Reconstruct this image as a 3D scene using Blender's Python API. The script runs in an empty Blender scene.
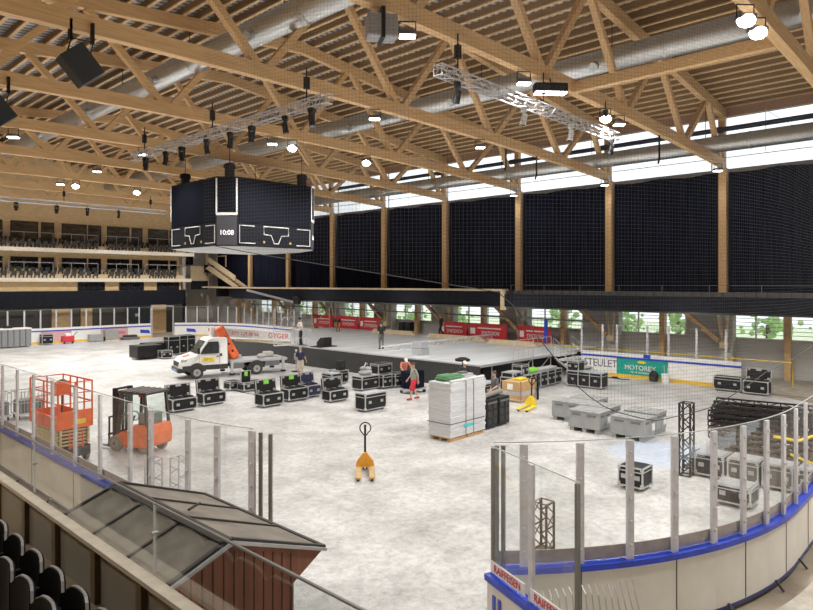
import bpy, bmesh, math, random
from mathutils import Vector, Matrix, Euler
R = random.Random(7)
col = bpy.context.scene.collection
PI = math.pi
ORD = ['first','second','third','fourth','fifth','sixth','seventh','eighth','ninth','tenth','eleventh','twelfth','thirteenth',
       'fourteenth','fifteenth','sixteenth','seventeenth','eighteenth','nineteenth','twentieth']
H = 5.5

# ---------------------------------------------------------------- materials
MATS = {}
def M(name, c, rough=.6, metal=0., c2=None, scale=8., stretch=(1,1,1), emit=0., bump=0., detail=4., lo=.35, hi=.65, spec=None):
    if name in MATS: return MATS[name]
    m = bpy.data.materials.new(name); m.use_nodes = True
    nt = m.node_tree; b = nt.nodes['Principled BSDF']
    b.inputs['Base Color'].default_value = (*c, 1); b.inputs['Roughness'].default_value = rough
    b.inputs['Metallic'].default_value = metal
    if spec is not None: b.inputs['Specular IOR Level'].default_value = spec
    if c2 is None and emit == 0: c2 = tuple(v*.82 for v in c)
    if c2 is not None:
        tc = nt.nodes.new('ShaderNodeTexCoord'); mp = nt.nodes.new('ShaderNodeMapping')
        mp.inputs['Scale'].default_value = stretch
        n = nt.nodes.new('ShaderNodeTexNoise'); n.inputs['Scale'].default_value = scale; n.inputs['Detail'].default_value = detail
        r = nt.nodes.new('ShaderNodeValToRGB')
        r.color_ramp.elements[0].position = lo; r.color_ramp.elements[1].position = hi
        r.color_ramp.elements[0].color = (*c2, 1); r.color_ramp.elements[1].color = (*c, 1)
        nt.links.new(tc.outputs['Object'], mp.inputs['Vector']); nt.links.new(mp.outputs[0], n.inputs['Vector'])
        nt.links.new(n.outputs['Fac'], r.inputs['Fac']); nt.links.new(r.outputs[0], b.inputs['Base Color'])
        if bump:
            bp = nt.nodes.new('ShaderNodeBump'); bp.inputs['Strength'].default_value = bump
            nt.links.new(n.outputs['Fac'], bp.inputs['Height']); nt.links.new(bp.outputs[0], b.inputs['Normal'])
    if emit:
        b.inputs['Emission Color'].default_value = (*c, 1); b.inputs['Emission Strength'].default_value = emit
    MATS[name] = m
    return m

def glass_mat(name, tint, refl=.06, rough=.02, fog=0., fogc=(.8,.85,.85)):
    if name in MATS: return MATS[name]
    m = bpy.data.materials.new(name); m.use_nodes = True
    nt = m.node_tree; nt.nodes.clear()
    out = nt.nodes.new('ShaderNodeOutputMaterial'); tr = nt.nodes.new('ShaderNodeBsdfTransparent')
    gl = nt.nodes.new('ShaderNodeBsdfGlossy'); gl.inputs['Roughness'].default_value = rough
    tr.inputs[0].default_value = (*tint, 1)
    fr = nt.nodes.new('ShaderNodeFresnel'); fr.inputs[0].default_value = 1.35
    mu = nt.nodes.new('ShaderNodeMath'); mu.operation = 'MULTIPLY'; mu.inputs[1].default_value = refl/.04*.5
    mu.use_clamp = True
    mx = nt.nodes.new('ShaderNodeMixShader')
    nt.links.new(fr.outputs[0], mu.inputs[0]); nt.links.new(mu.outputs[0], mx.inputs[0])
    if fog:
        df = nt.nodes.new('ShaderNodeBsdfDiffuse'); df.inputs[0].default_value = (*fogc, 1)
        m2 = nt.nodes.new('ShaderNodeMixShader'); m2.inputs[0].default_value = fog
        nt.links.new(tr.outputs[0], m2.inputs[1]); nt.links.new(df.outputs[0], m2.inputs[2])
        nt.links.new(m2.outputs[0], mx.inputs[1])
    else:
        nt.links.new(tr.outputs[0], mx.inputs[1])
    nt.links.new(gl.outputs[0], mx.inputs[2]); nt.links.new(mx.outputs[0], out.inputs[0])
    MATS[name] = m
    return m

wood   = M('glulam', (.68,.43,.205), .65, c2=(.55,.33,.145), scale=5, stretch=(1,1,4))
woodX  = M('glulam_along_x', (.68,.43,.205), .65, c2=(.55,.33,.145), scale=3, stretch=(.35,5,5))
woodJLit  = M('joist_wood_lit', (.72,.48,.25), .7)  # joist bottoms coloured paler, as if lit from below
woodJShade  = M('joist_wood_shaded', (.30,.175,.075), .7, c2=(.23,.13,.055), scale=3, stretch=(5,.35,5))  # same timber darkened for the shaded joist sides
ply    = M('plywood', (.74,.52,.27), .6, c2=(.64,.43,.21), scale=2.2, stretch=(1,1,2))
palew  = M('pale_wood', (.66,.53,.36), .6, c2=(.56,.43,.27), scale=4)
browntrim = M('brown_fascia', (.42,.25,.17), .7)
redwood = M('red_brown_boards', (.30,.11,.06), .6, c2=(.20,.07,.04), scale=3, stretch=(4,4,.3))
roofm  = M('weathered_sheet', (.20,.175,.14), .55, c2=(.12,.105,.085), scale=3.5, detail=8)
darkm  = M('dark_strip', (.035,.03,.028), .6)
black  = M('black_paint', (.010,.010,.011), .55, spec=.25)
blackp = M('black_plastic', (.012,.012,.013), .5, spec=.25)
fabric = M('black_curtain', (.004,.005,.011), .95, c2=(.009,.011,.023), scale=2., stretch=(1,4,.15), spec=.05)
fascia = M('black_fascia', (.008,.009,.014), .8, c2=(.012,.014,.02), scale=3, spec=.1)
alu    = M('aluminium', (.52,.53,.55), .4, .6)
alug   = M('grey_aluminium', (.50,.50,.53), .45, .3)
steel  = M('galvanised', (.55,.56,.55), .4, .75, c2=(.42,.43,.43), scale=9)
duct   = M('spiral_duct', (.62,.63,.62), .36, .85, c2=(.46,.47,.47), scale=4, stretch=(1,8,1))
white  = M('white_paint', (.82,.82,.80), .45, c2=(.76,.76,.74), scale=3)
offw   = M('board_white', (.80,.78,.72), .5, c2=(.70,.68,.62), scale=1.6, detail=6)
blue   = M('blue_plastic', (.01,.05,.62), .35, c2=(.01,.035,.38), scale=3)
dblue  = M('dark_blue_strip', (.02,.035,.16), .4)
yellow = M('kick_yellow', (.80,.50,.05), .5)
ylw    = M('yellow_paint', (.85,.62,.03), .4)
concrete = M('concrete', (.36,.305,.24), .9, c2=(.21,.17,.125), scale=1.3, detail=9, bump=.15)
cwall  = M('concrete_wall', (.55,.53,.49), .9, c2=(.46,.44,.41), scale=2., stretch=(1,1,4))
gwall  = M('grey_block_wall', (.52,.52,.51), .9, c2=(.44,.44,.44), scale=3, stretch=(.3,.3,8))
stripg = M('grey_ad_strip_back', (.42,.36,.34), .6)
orange = M('lift_orange', (.82,.13,.025), .45, c2=(.70,.10,.02), scale=4)
orange2= M('forklift_orange', (.80,.17,.05), .45, c2=(.68,.13,.035), scale=4)
cream  = M('scissor_cream', (.62,.50,.26), .55, c2=(.48,.37,.18), scale=5)
rubber = M('rubber', (.03,.03,.03), .85)
rim    = M('grey_rim', (.35,.34,.32), .5, .2)
skin   = M('skin', (.52,.30,.21), .55)
hairb  = M('brown_hair', (.05,.03,.02), .7)
hairg  = M('grey_hair', (.30,.28,.26), .7)
casep  = M('case_black_laminate', (.009,.009,.01), .5, c2=(.015,.015,.016), scale=6, spec=.2)
casen  = M('case_navy_laminate', (.012,.015,.06), .45)
caseg  = M('case_grey_top', (.40,.42,.45), .5)
edgem  = M('case_edging', (.62,.63,.64), .35, .6)
foam   = M('dark_foam', (.03,.03,.032), .95)
green  = M('lime_tape', (.25,.72,.06), .5)
tarp   = M('green_tarp', (.05,.20,.07), .7, c2=(.03,.12,.04), scale=6)
tub    = M('grey_pallet_box', (.30,.31,.31), .55, c2=(.25,.26,.26), scale=3)
tubd   = M('grey_pallet_box_dark', (.12,.125,.13), .6)
panelw = M('light_panel', (.66,.67,.69), .5, c2=(.56,.57,.60), scale=2, stretch=(1,1,9))
card   = M('cardboard', (.50,.31,.13), .8, c2=(.42,.25,.10), scale=4)
stagem = M('stage_deck', (.60,.63,.66), .4, c2=(.47,.50,.53), scale=.7, stretch=(.4,2,1), detail=6)
skirtm = M('stage_skirt', (.02,.021,.022), .9, c2=(.027,.028,.028), scale=3, stretch=(1,4,.3))
red    = M('banner_red', (.60,.02,.03), .5)
teal   = M('ad_teal', (.0,.34,.26), .5)
whited = M('white_lettering', (.85,.85,.84), .6)
textd  = M('dark_lettering', (.05,.06,.09), .6)
redt   = M('red_lettering', (.62,.02,.04), .6)
pink   = M('ad_pink', (.72,.40,.42), .5)
lens   = M('lamp_lens', (1,.98,.94), .3, emit=18)
lensb  = M('bright_lamp_lens', (1,.95,.86), .3, emit=60)
digit  = M('clock_digits', (1,1,1), .3, emit=1.2)
screen = M('led_screen', (.007,.008,.012), .6, c2=(.007,.008,.012), scale=20, spec=.0)
housing= M('scoreboard_housing', (.009,.010,.014), .8, spec=.05)
darkwin= M('dark_window', (.012,.014,.02), .12)
reflwin = M('painted_reflection_window', (.10,.075,.05), .15, c2=(.02,.02,.022), scale=.9, stretch=(1,1,4))  # warm patches in the colour stand in for reflected hall lights
trunkm = M('bark', (.10,.07,.04), .9)
leafm  = M('leaves', (.50,.68,.30), .8, c2=(.26,.48,.16), scale=3)
lawn   = M('lawn', (.72,.80,.55), .95, c2=(.60,.72,.42), scale=1)
rust   = M('rusty_truss', (.16,.11,.07), .6, .3)
seatm  = M('black_seat', (.0025,.0025,.0025), .7, spec=.08)
seatg  = M('grey_stand_seat', (.10,.10,.105), .5)
netm   = M('net_cord', (.05,.05,.055), .8)
gl_r   = glass_mat('rink_glass', (.985,.992,.99), .012, fog=.005)
gl_w   = glass_mat('window_glass', (.96,.98,.98), .04)
gl_cab = glass_mat('cab_glass', (.25,.30,.30), .12)
gl_f   = glass_mat('forklift_glass', (.78,.88,.84), .1, fog=.15, fogc=(.6,.75,.7))
gl_b   = glass_mat('balustrade_glass', (.96,.975,.97), .03)
smokep = glass_mat('smoked_panel', (.30,.29,.27), .02, fog=.85, fogc=(.24,.215,.17))

# ---------------------------------------------------------------- mesh builder
class MB:
    def __init__(s): s.v = []; s.f = []
    def add(s, vs, fs):
        n = len(s.v); s.v += [tuple(v) for v in vs]; s.f += [tuple(i+n for i in f) for f in fs]; return s
    def box(s, x0, x1, y0, y1, z0, z1):
        if x0 > x1: x0, x1 = x1, x0
        if y0 > y1: y0, y1 = y1, y0
        if z0 > z1: z0, z1 = z1, z0
        return s.add([(x0,y0,z0),(x1,y0,z0),(x1,y1,z0),(x0,y1,z0),(x0,y0,z1),(x1,y0,z1),(x1,y1,z1),(x0,y1,z1)],
                     [(0,3,2,1),(4,5,6,7),(0,1,5,4),(1,2,6,5),(2,3,7,6),(3,0,4,7)])
    def bbox(s, x0, x1, y0, y1, z0, z1, b=.02):
        bm = bmesh.new(); bmesh.ops.create_cube(bm, size=1)
        for v in bm.verts:
            v.co = Vector(((x0+x1)/2+v.co.x*abs(x1-x0), (y0+y1)/2+v.co.y*abs(y1-y0), (z0+z1)/2+v.co.z*abs(z1-z0)))
        bmesh.ops.bevel(bm, geom=bm.edges[:], offset=b, segments=2, affect='EDGES', profile=.5)
        return s.bm(bm)
    def bm(s, bm, mat=None):
        bm.verts.index_update()
        vs = [((mat @ v.co) if mat else v.co) for v in bm.verts]
        s.add(vs, [[v.index for v in f.verts] for f in bm.faces]); bm.free(); return s
    def bar(s, p, q, w, h=None, up=(0,0,1)):
        h = w if h is None else h
        p = Vector(p); q = Vector(q); d = (q-p).normalized(); u = Vector(up)
        if abs(d.dot(u)) > .99: u = Vector((0,1,0)) if abs(d.y) < .9 else Vector((1,0,0))
        a = d.cross(u).normalized(); c = a.cross(d).normalized()
        vs = [e+a*sx*w/2+c*sz*h/2 for e in (p, q) for sx, sz in ((-1,-1),(1,-1),(1,1),(-1,1))]
        return s.add(vs, [(0,1,2,3),(7,6,5,4),(0,4,5,1),(1,5,6,2),(2,6,7,3),(3,7,4,0)])
    def tube(s, pts, r, n=8, closed=False, caps=True):
        pts = [Vector(p) for p in pts]; N = len(pts)
        rs = r if isinstance(r, (list, tuple)) else [r]*N
        base = len(s.v); prev = None
        for i, p in enumerate(pts):
            if closed: d = pts[(i+1) % N]-pts[i-1]
            else: d = pts[min(i+1, N-1)]-pts[max(i-1, 0)]
            d = d.normalized() if d.length > 1e-9 else Vector((0,0,1))
            if prev is None:
                u = Vector((0,0,1)) if abs(d.z) < .9 else Vector((1,0,0))
                a = d.cross(u).normalized()
            else:
                a = (prev-d*prev.dot(d)).normalized()
            prev = a; b = d.cross(a)
            for k in range(n):
                t = 2*PI*k/n; s.v.append(tuple(p+a*math.cos(t)*rs[i]+b*math.sin(t)*rs[i]))
        for i in range(N if closed else N-1):
            j = (i+1) % N
            for k in range(n):
                k2 = (k+1) % n
                s.f.append((base+i*n+k, base+i*n+k2, base+j*n+k2, base+j*n+k))
        if caps and not closed:
            s.f.append(tuple(base+k for k in reversed(range(n)))); s.f.append(tuple(base+(N-1)*n+k for k in range(n)))
        return s
    def cyl(s, p, q, r, n=16): return s.tube([p, q], r, n)
    def prism(s, poly, a0, a1, ax='y'):
        def mk(u, w, t): return (u,t,w) if ax == 'y' else ((t,u,w) if ax == 'x' else (u,w,t))
        n = len(poly)
        vs = [mk(u,w,a0) for u, w in poly]+[mk(u,w,a1) for u, w in poly]
        return s.add(vs, [tuple(range(n)), tuple(reversed(range(n, 2*n)))]+[(i, i+n, (i+1) % n+n, (i+1) % n) for i in range(n)])
    def sph(s, c, r, nu=12, nv=8):
        rx, ry, rz = r if isinstance(r, (tuple, list)) else (r, r, r)
        vs = [(c[0], c[1], c[2]+rz)]
        for i in range(1, nv):
            t = PI*i/nv
            for k in range(nu):
                p = 2*PI*k/nu; vs.append((c[0]+rx*math.sin(t)*math.cos(p), c[1]+ry*math.sin(t)*math.sin(p), c[2]+rz*math.cos(t)))
        vs.append((c[0], c[1], c[2]-rz)); fs = []
        for k in range(nu):
            k2 = (k+1) % nu
            fs.append((0, 1+k, 1+k2)); b = 1+(nv-2)*nu
            fs.append((b+k, len(vs)-1, b+k2))
            for i in range(nv-2):
                a = 1+i*nu; c2 = a+nu
                fs.append((a+k, c2+k, c2+k2, a+k2))
        return s.add(vs, fs)
    def quad(s, a, b, c, d): return s.add([a,b,c,d], [(0,1,2,3)])
    def lattice(s, p, q, w, r=.024, step=None, n=6):
        p = Vector(p); q = Vector(q); d = (q-p); L = d.length; d.normalize()
        u = Vector((0,0,1)) if abs(d.z) < .9 else Vector((1,0,0))
        a = d.cross(u).normalized(); b = a.cross(d).normalized()
        step = step or w*.95; m = max(2, int(round(L/step)))
        cs = [(a*sx+b*sz)*w/2 for sx, sz in ((-1,-1),(1,-1),(1,1),(-1,1))]
        for c in cs: s.tube([p+c, q+c], r, n)
        for k in range(4):
            c1, c2 = cs[k], cs[(k+1) % 4]
            for i in range(m):
                A = p+d*(L*i/m); B = p+d*(L*(i+1)/m)
                s.tube([A+(c1 if i % 2 else c2), B+(c2 if i % 2 else c1)], r*.55, 4)
            s.tube([p+c1, p+c2], r*.55, 4); s.tube([q+c1, q+c2], r*.55, 4)
        return s
    def build(s, name, mat, parent=None, smooth=False, loc=None, rot=None):
        me = bpy.data.meshes.new(name); me.from_pydata(s.v, [], s.f)
        bm = bmesh.new(); bm.from_mesh(me); bmesh.ops.recalc_face_normals(bm, faces=bm.faces[:]); bm.to_mesh(me); bm.free()
        if mat: me.materials.append(mat)
        if smooth:
            for p in me.polygons: p.use_smooth = True
        o = bpy.data.objects.new(name, me); col.objects.link(o)
        if parent: o.parent = parent
        if loc: o.location = loc
        if rot is not None: o.rotation_euler = rot if not isinstance(rot, (int, float)) else (0,0,rot)
        return o

def tag(o, label=None, cat=None, group=None, kind=None):
    if label: o['label'] = label
    if cat: o['category'] = cat
    if group: o['group'] = group
    if kind: o['kind'] = kind
    return o
def T(name, label, cat, loc=(0,0,0), rz=0, group=None):
    o = bpy.data.objects.new(name, None); col.objects.link(o)
    o.location = loc; o.rotation_euler = (0,0,rz) if isinstance(rz, (int, float)) else rz
    return tag(o, label, cat, group)
def S(o): return tag(o, kind='structure')
def dup(root, loc, rz=0, label=None, group=None):
    r = root.copy(); col.objects.link(r); r.location = loc
    r.rotation_euler = (0,0,rz) if isinstance(rz, (int, float)) else rz
    if label: r['label'] = label
    if group: r['group'] = group
    for ch in list(root.children):
        c = ch.copy(); col.objects.link(c); c.parent = r
        for g in list(ch.children):
            d = g.copy(); col.objects.link(d); d.parent = c
    return r
def text(body, size, mat, parent, M4, name='lettering', sx=1., depth=.004):
    cu = bpy.data.curves.new(name, 'FONT'); cu.body = body; cu.size = size; cu.extrude = depth
    cu.align_x = 'CENTER'; cu.align_y = 'CENTER'
    cu.materials.append(mat)
    tmp = bpy.data.objects.new('tmp', cu); col.objects.link(tmp)
    me = bpy.data.meshes.new_from_object(tmp.evaluated_get(bpy.context.evaluated_depsgraph_get())); me.name = name
    bpy.data.objects.remove(tmp); bpy.data.curves.remove(cu)
    if not me.materials: me.materials.append(mat)
    o = bpy.data.objects.new(name, me); col.objects.link(o)
    o.parent = parent; o.matrix_local = M4 @ Matrix.Diagonal((sx,1,1,1))
    return o
def face_mat(loc, normal, up=(0,0,1)):
    n = Vector(normal).normalized(); u = Vector(up); x = u.cross(n).normalized(); y = n.cross(x)
    m = Matrix((x, y, n)).transposed().to_4x4(); m.translation = Vector(loc); return m

# ================================================================ SETTING
def build_setting():
    # concrete floor around the rink, ice inside
    S(MB().box(-6, 42, -6, 72, -.3, -.02).build('floor', concrete))
    ice = bpy.data.materials.new('scuffed_ice'); ice.use_nodes = True
    nt = ice.node_tree; b = nt.nodes['Principled BSDF']; b.inputs['Roughness'].default_value = .42
    N = nt.nodes.new; Lk = nt.links.new
    tc = N('ShaderNodeTexCoord')
    n1 = N('ShaderNodeTexNoise'); n1.inputs['Scale'].default_value = .6; n1.inputs['Detail'].default_value = 10; n1.inputs['Roughness'].default_value = .68
    n2 = N('ShaderNodeTexNoise'); n2.inputs['Scale'].default_value = 5.5; n2.inputs['Detail'].default_value = 12; n2.inputs['Roughness'].default_value = .78; n2.inputs['Distortion'].default_value = .3
    Lk(tc.outputs['Object'], n1.inputs['Vector']); Lk(tc.outputs['Object'], n2.inputs['Vector'])
    r1 = N('ShaderNodeValToRGB'); r1.color_ramp.elements[0].position = .36; r1.color_ramp.elements[0].color = (.36,.36,.355,1)
    r1.color_ramp.elements[1].position = .6; r1.color_ramp.elements[1].color = (.62,.62,.62,1)
    r2 = N('ShaderNodeValToRGB'); r2.color_ramp.elements[0].position = .36; r2.color_ramp.elements[0].color = (.62,.61,.60,1)
    r2.color_ramp.elements[1].position = .56; r2.color_ramp.elements[1].color = (1,1,1,1)
    Lk(n1.outputs['Fac'], r1.inputs[0]); Lk(n2.outputs['Fac'], r2.inputs[0])
    mul = N('ShaderNodeMix'); mul.data_type = 'RGBA'; mul.blend_type = 'MULTIPLY'; mul.inputs[0].default_value = 1
    Lk(r1.outputs[0], mul.inputs[6]); Lk(r2.outputs[0], mul.inputs[7])
    # faint blue goal creases at both ends
    last = mul.outputs[2]
    for gy in (7., 59.2):
        d = N('ShaderNodeVectorMath'); d.operation = 'DISTANCE'; d.inputs[1].default_value = (20.6, gy+.9, 0)
        Lk(tc.outputs['Object'], d.inputs[0])
        mr = N('ShaderNodeMapRange'); mr.inputs[1].default_value = 1.9; mr.inputs[2].default_value = 1.5
        mr.inputs[3].default_value = 0; mr.inputs[4].default_value = .6
        Lk(d.outputs['Value'], mr.inputs[0])
        mm = N('ShaderNodeMath'); mm.operation = 'MULTIPLY'; Lk(mr.outputs[0], mm.inputs[0]); Lk(r2.outputs[0], mm.inputs[1])
        mx = N('ShaderNodeMix'); mx.data_type = 'RGBA'; mx.inputs[7].default_value = (.42,.53,.74,1)
        Lk(mm.outputs[0], mx.inputs[0]); Lk(last, mx.inputs[6]); last = mx.outputs[2]
    Lk(last, b.inputs['Base Color'])
    bp = N('ShaderNodeBump'); bp.inputs['Strength'].default_value = .12; Lk(n2.outputs['Fac'], bp.inputs['Height']); Lk(bp.outputs[0], b.inputs['Normal'])
    # rounded rectangle ice sheet
    pts = []
    for cx, cy, a0 in ((14.2,11.5,PI), (27.17,11.5,1.5*PI), (27.17,54.5,0), (14.2,54.5,.5*PI)):
        for k in range(13):
            a = a0+PI/2*k/12; pts.append((cx+8.53*math.cos(a), cy+8.53*math.sin(a)))
    S(MB().prism(pts, -.04, 0, 'z').build('floor_ice', ice))
    S(MB().box(35.7, 41.4, -2, 9.6, -.03, .01).build('floor_threshold', M('worn_concrete', (.46,.42,.36), .9, c2=(.32,.28,.23), scale=2)))
    # ---- lower wall on the far long side, with louvred windows
    m = MB(); holes = []
    for k in range(-2, 8):
        yp = 11.92+7.06*k
        holes += [(yp-2.9, yp+.06), (yp-4.5, yp-3.2)]
    holes.sort()
    m.box(41.4, 41.7, -8, 72, -.1, 2.2); m.box(41.4, 41.7, -8, 72, 3.68, 12.35)
    y = -8
    for a, b_ in holes:
        if a > y: m.box(41.4, 41.7, y, a, 2.2, 3.68)
        y = b_
    m.box(41.4, 41.7, y, 72, 2.2, 3.68)
    S(m.build('wall_right', gwall))
    for i, (a, b_) in enumerate(holes):
        w = MB(); t = .06
        w.box(41.36,41.5,a,b_,2.2,2.2+t).box(41.36,41.5,a,b_,3.62,3.68).box(41.36,41.5,a,a+t,2.26,3.62).box(41.36,41.5,b_-t,b_,2.26,3.62)
        if b_-a > 2: w.box(41.36,41.5,(a+b_)/2-.04,(a+b_)/2+.04,2.26,3.62)
        for s in range(1, 6):
            z = 2.26+s*.227; w.box(41.40,41.47,a+t,b_-t,z-.018,z+.018)
        o = S(w.build('window_%d' % (i+1), white))
        MB().box(41.5,41.51,a,b_,2.25,3.64).build('pane', gl_w, o)
    # clerestory band: frame, glazing
    w = MB()
    for yy in range(-8, 72, 7): w.box(41.5, 41.58, yy-.03, yy+.03, 12.35, 15.6)
    w.box(41.5,41.6,-8,72,12.35,12.42).box(41.5,41.58,-8,72,13.1,13.14)
    o = S(w.build('window_100', alug)); MB().box(41.54,41.55,-8,72,12.4,15.6).build('pane', gl_w, o)
    S(MB().box(40.1,40.5,-8,72,15.25,16.0).build('trim_1', browntrim))
    S(MB().box(-6.3,-6,-8.3,72,-.1,18.5).build('wall_left', ply)); S(MB().box(-6.3,41.7,-8.3,-8,-.1,18.5).build('wall_near', cwall))
    # ---- far end: plywood lodge wall, slabs, black parapet
    S(MB().box(-6, 36.0, 69, 69.4, 3., 18).build('wall_end', ply))
    S(MB().box(-6, 36.0, 68.2, 68.5, 0, 4.75).build('wall_end_lower', M('dim_wall', (.06,.055,.05), .8)))
    S(MB().box(36.0, 42, 71.6, 72, 0, 18).build('wall_corner', cwall))
    S(MB().box(35.6, 36.0, 68.2, 72, 0, 18).build('wall_corner_side', cwall))
    tag(MB().box(-6, 34.7, 66, 66.2, 3.2, 4.73).build('black_parapet', fascia), 'long black parapet band hanging below the wooden lodges', 'parapet')
    tag(MB().box(-6, 35.6, 66.1, 69, 5.62, 5.98).build('lodge_slab', M('slab_cream', (.80,.73,.60), .6)), 'pale floor slab carrying the lower row of lodge seats', 'slab')
    tag(MB().box(-6, 35.9, 66.1, 69, 8.48, 8.84).build('lodge_slab', MATS['slab_cream']), 'pale floor slab carrying the upper row of lodge seats', 'slab')
    S(MB().box(-6, 34.6, 66.6, 66.8, 4.73, 5.62).build('trim_2', ply))
    wi = 200
    for z0, z1, mt in ((8.85,11.85,reflwin), (5.98,8.4,darkwin)):
        for x0, x1 in ((14.9,17.9),(18.56,20.96),(21.22,22.4),(23.09,25.49),(25.64,26.92),(27.54,29.88),(30.15,31.32),(31.98,34.29),(34.49,35.3)):
            f = MB(); zt = z1-.35; zb = z0+.95 if x1-x0 > 1.3 or x0 > 34 else z0
            f.box(x0,x1,68.94,69.06,zb,zb+.08).box(x0,x1,68.94,69.06,zt-.08,zt).box(x0,x0+.08,68.94,69.06,zb+.08,zt-.08).box(x1-.08,x1,68.94,69.06,zb+.08,zt-.08)
            wi += 1
            o = S(f.build('window_%d' % wi, black)); MB().box(x0,x1,68.97,68.99,zb,zt).build('pane', mt, o)
    for x0, x1 in ((23.79,26.33),(27.82,30.37),(31.86,34.32)):
        wi += 1; f = MB()
        for k in range(6): f.box(x0+(x1-x0)*k/5-.03, x0+(x1-x0)*k/5+.03, 66.54, 66.6, 4.75, 5.58)
        f.box(x0,x1,66.54,66.6,5.5,5.6)
        o = S(f.build('window_%d' % wi, black)); MB().box(x0,x1,66.56,66.59,4.75,5.55).build('pane', darkwin, o)
    for x0, x1, z1 in ((21.9,23.6,2.9),(24.6,25.7,2.9),(31.9,33.6,3.1)):
        wi += 1; S(MB().box(x0,x1,68.05,68.2,0,z1).build('trim_%d' % wi, ply))
    wi += 1
    d = S(MB().box(29.2,31.7,68.0,68.2,0,3.1).build('door_1', M('dark_door', (.012,.02,.032), .4)))
    MB().box(30.1,30.5,67.97,68.0,1.9,2.2).build('notice', whited, d)
    # ---- roof deck with joists
    deck = bpy.data.materials.new('corrugated_deck'); deck.use_nodes = True
    nt = deck.node_tree; b = nt.nodes['Principled BSDF']; b.inputs['Roughness'].default_value = .5; b.inputs['Metallic'].default_value = .4
    tc = nt.nodes.new('ShaderNodeTexCoord'); wv = nt.nodes.new('ShaderNodeTexWave'); wv.bands_direction = 'Y'; wv.inputs['Scale'].default_value = .8
    rp = nt.nodes.new('ShaderNodeValToRGB'); rp.color_ramp.elements[0].color = (.10,.10,.105,1); rp.color_ramp.elements[1].color = (.58,.58,.6,1)
    nt.links.new(tc.outputs['Object'], wv.inputs['Vector']); nt.links.new(wv.outputs['Fac'], rp.inputs[0]); nt.links.new(rp.outputs[0], b.inputs['Base Color'])
    def zr(x): return 17.75-.1*abs(x-20)
    c = S(MB().prism([(-6,zr(-6)+.35),(20,zr(20)+.35),(41.6,zr(41.6)+.35),(41.6,zr(41.6)+.5),(20,zr(20)+.5),(-6,zr(-6)+.5)], -8, 72, 'y').build('ceiling', deck))
    x = -5.6
    while x < 40.6:
        z = zr(x); j = MB().box(x-.045, x+.045, -8, 69, z+.05, z+.36).build('joist', woodJShade, c); MB().box(x-.065, x+.065, -8, 69, z, z+.06).build('lit_underside', woodJLit, j); x += .8  # added pale strip imitates light on each joist's underside
build_setting()

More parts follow.
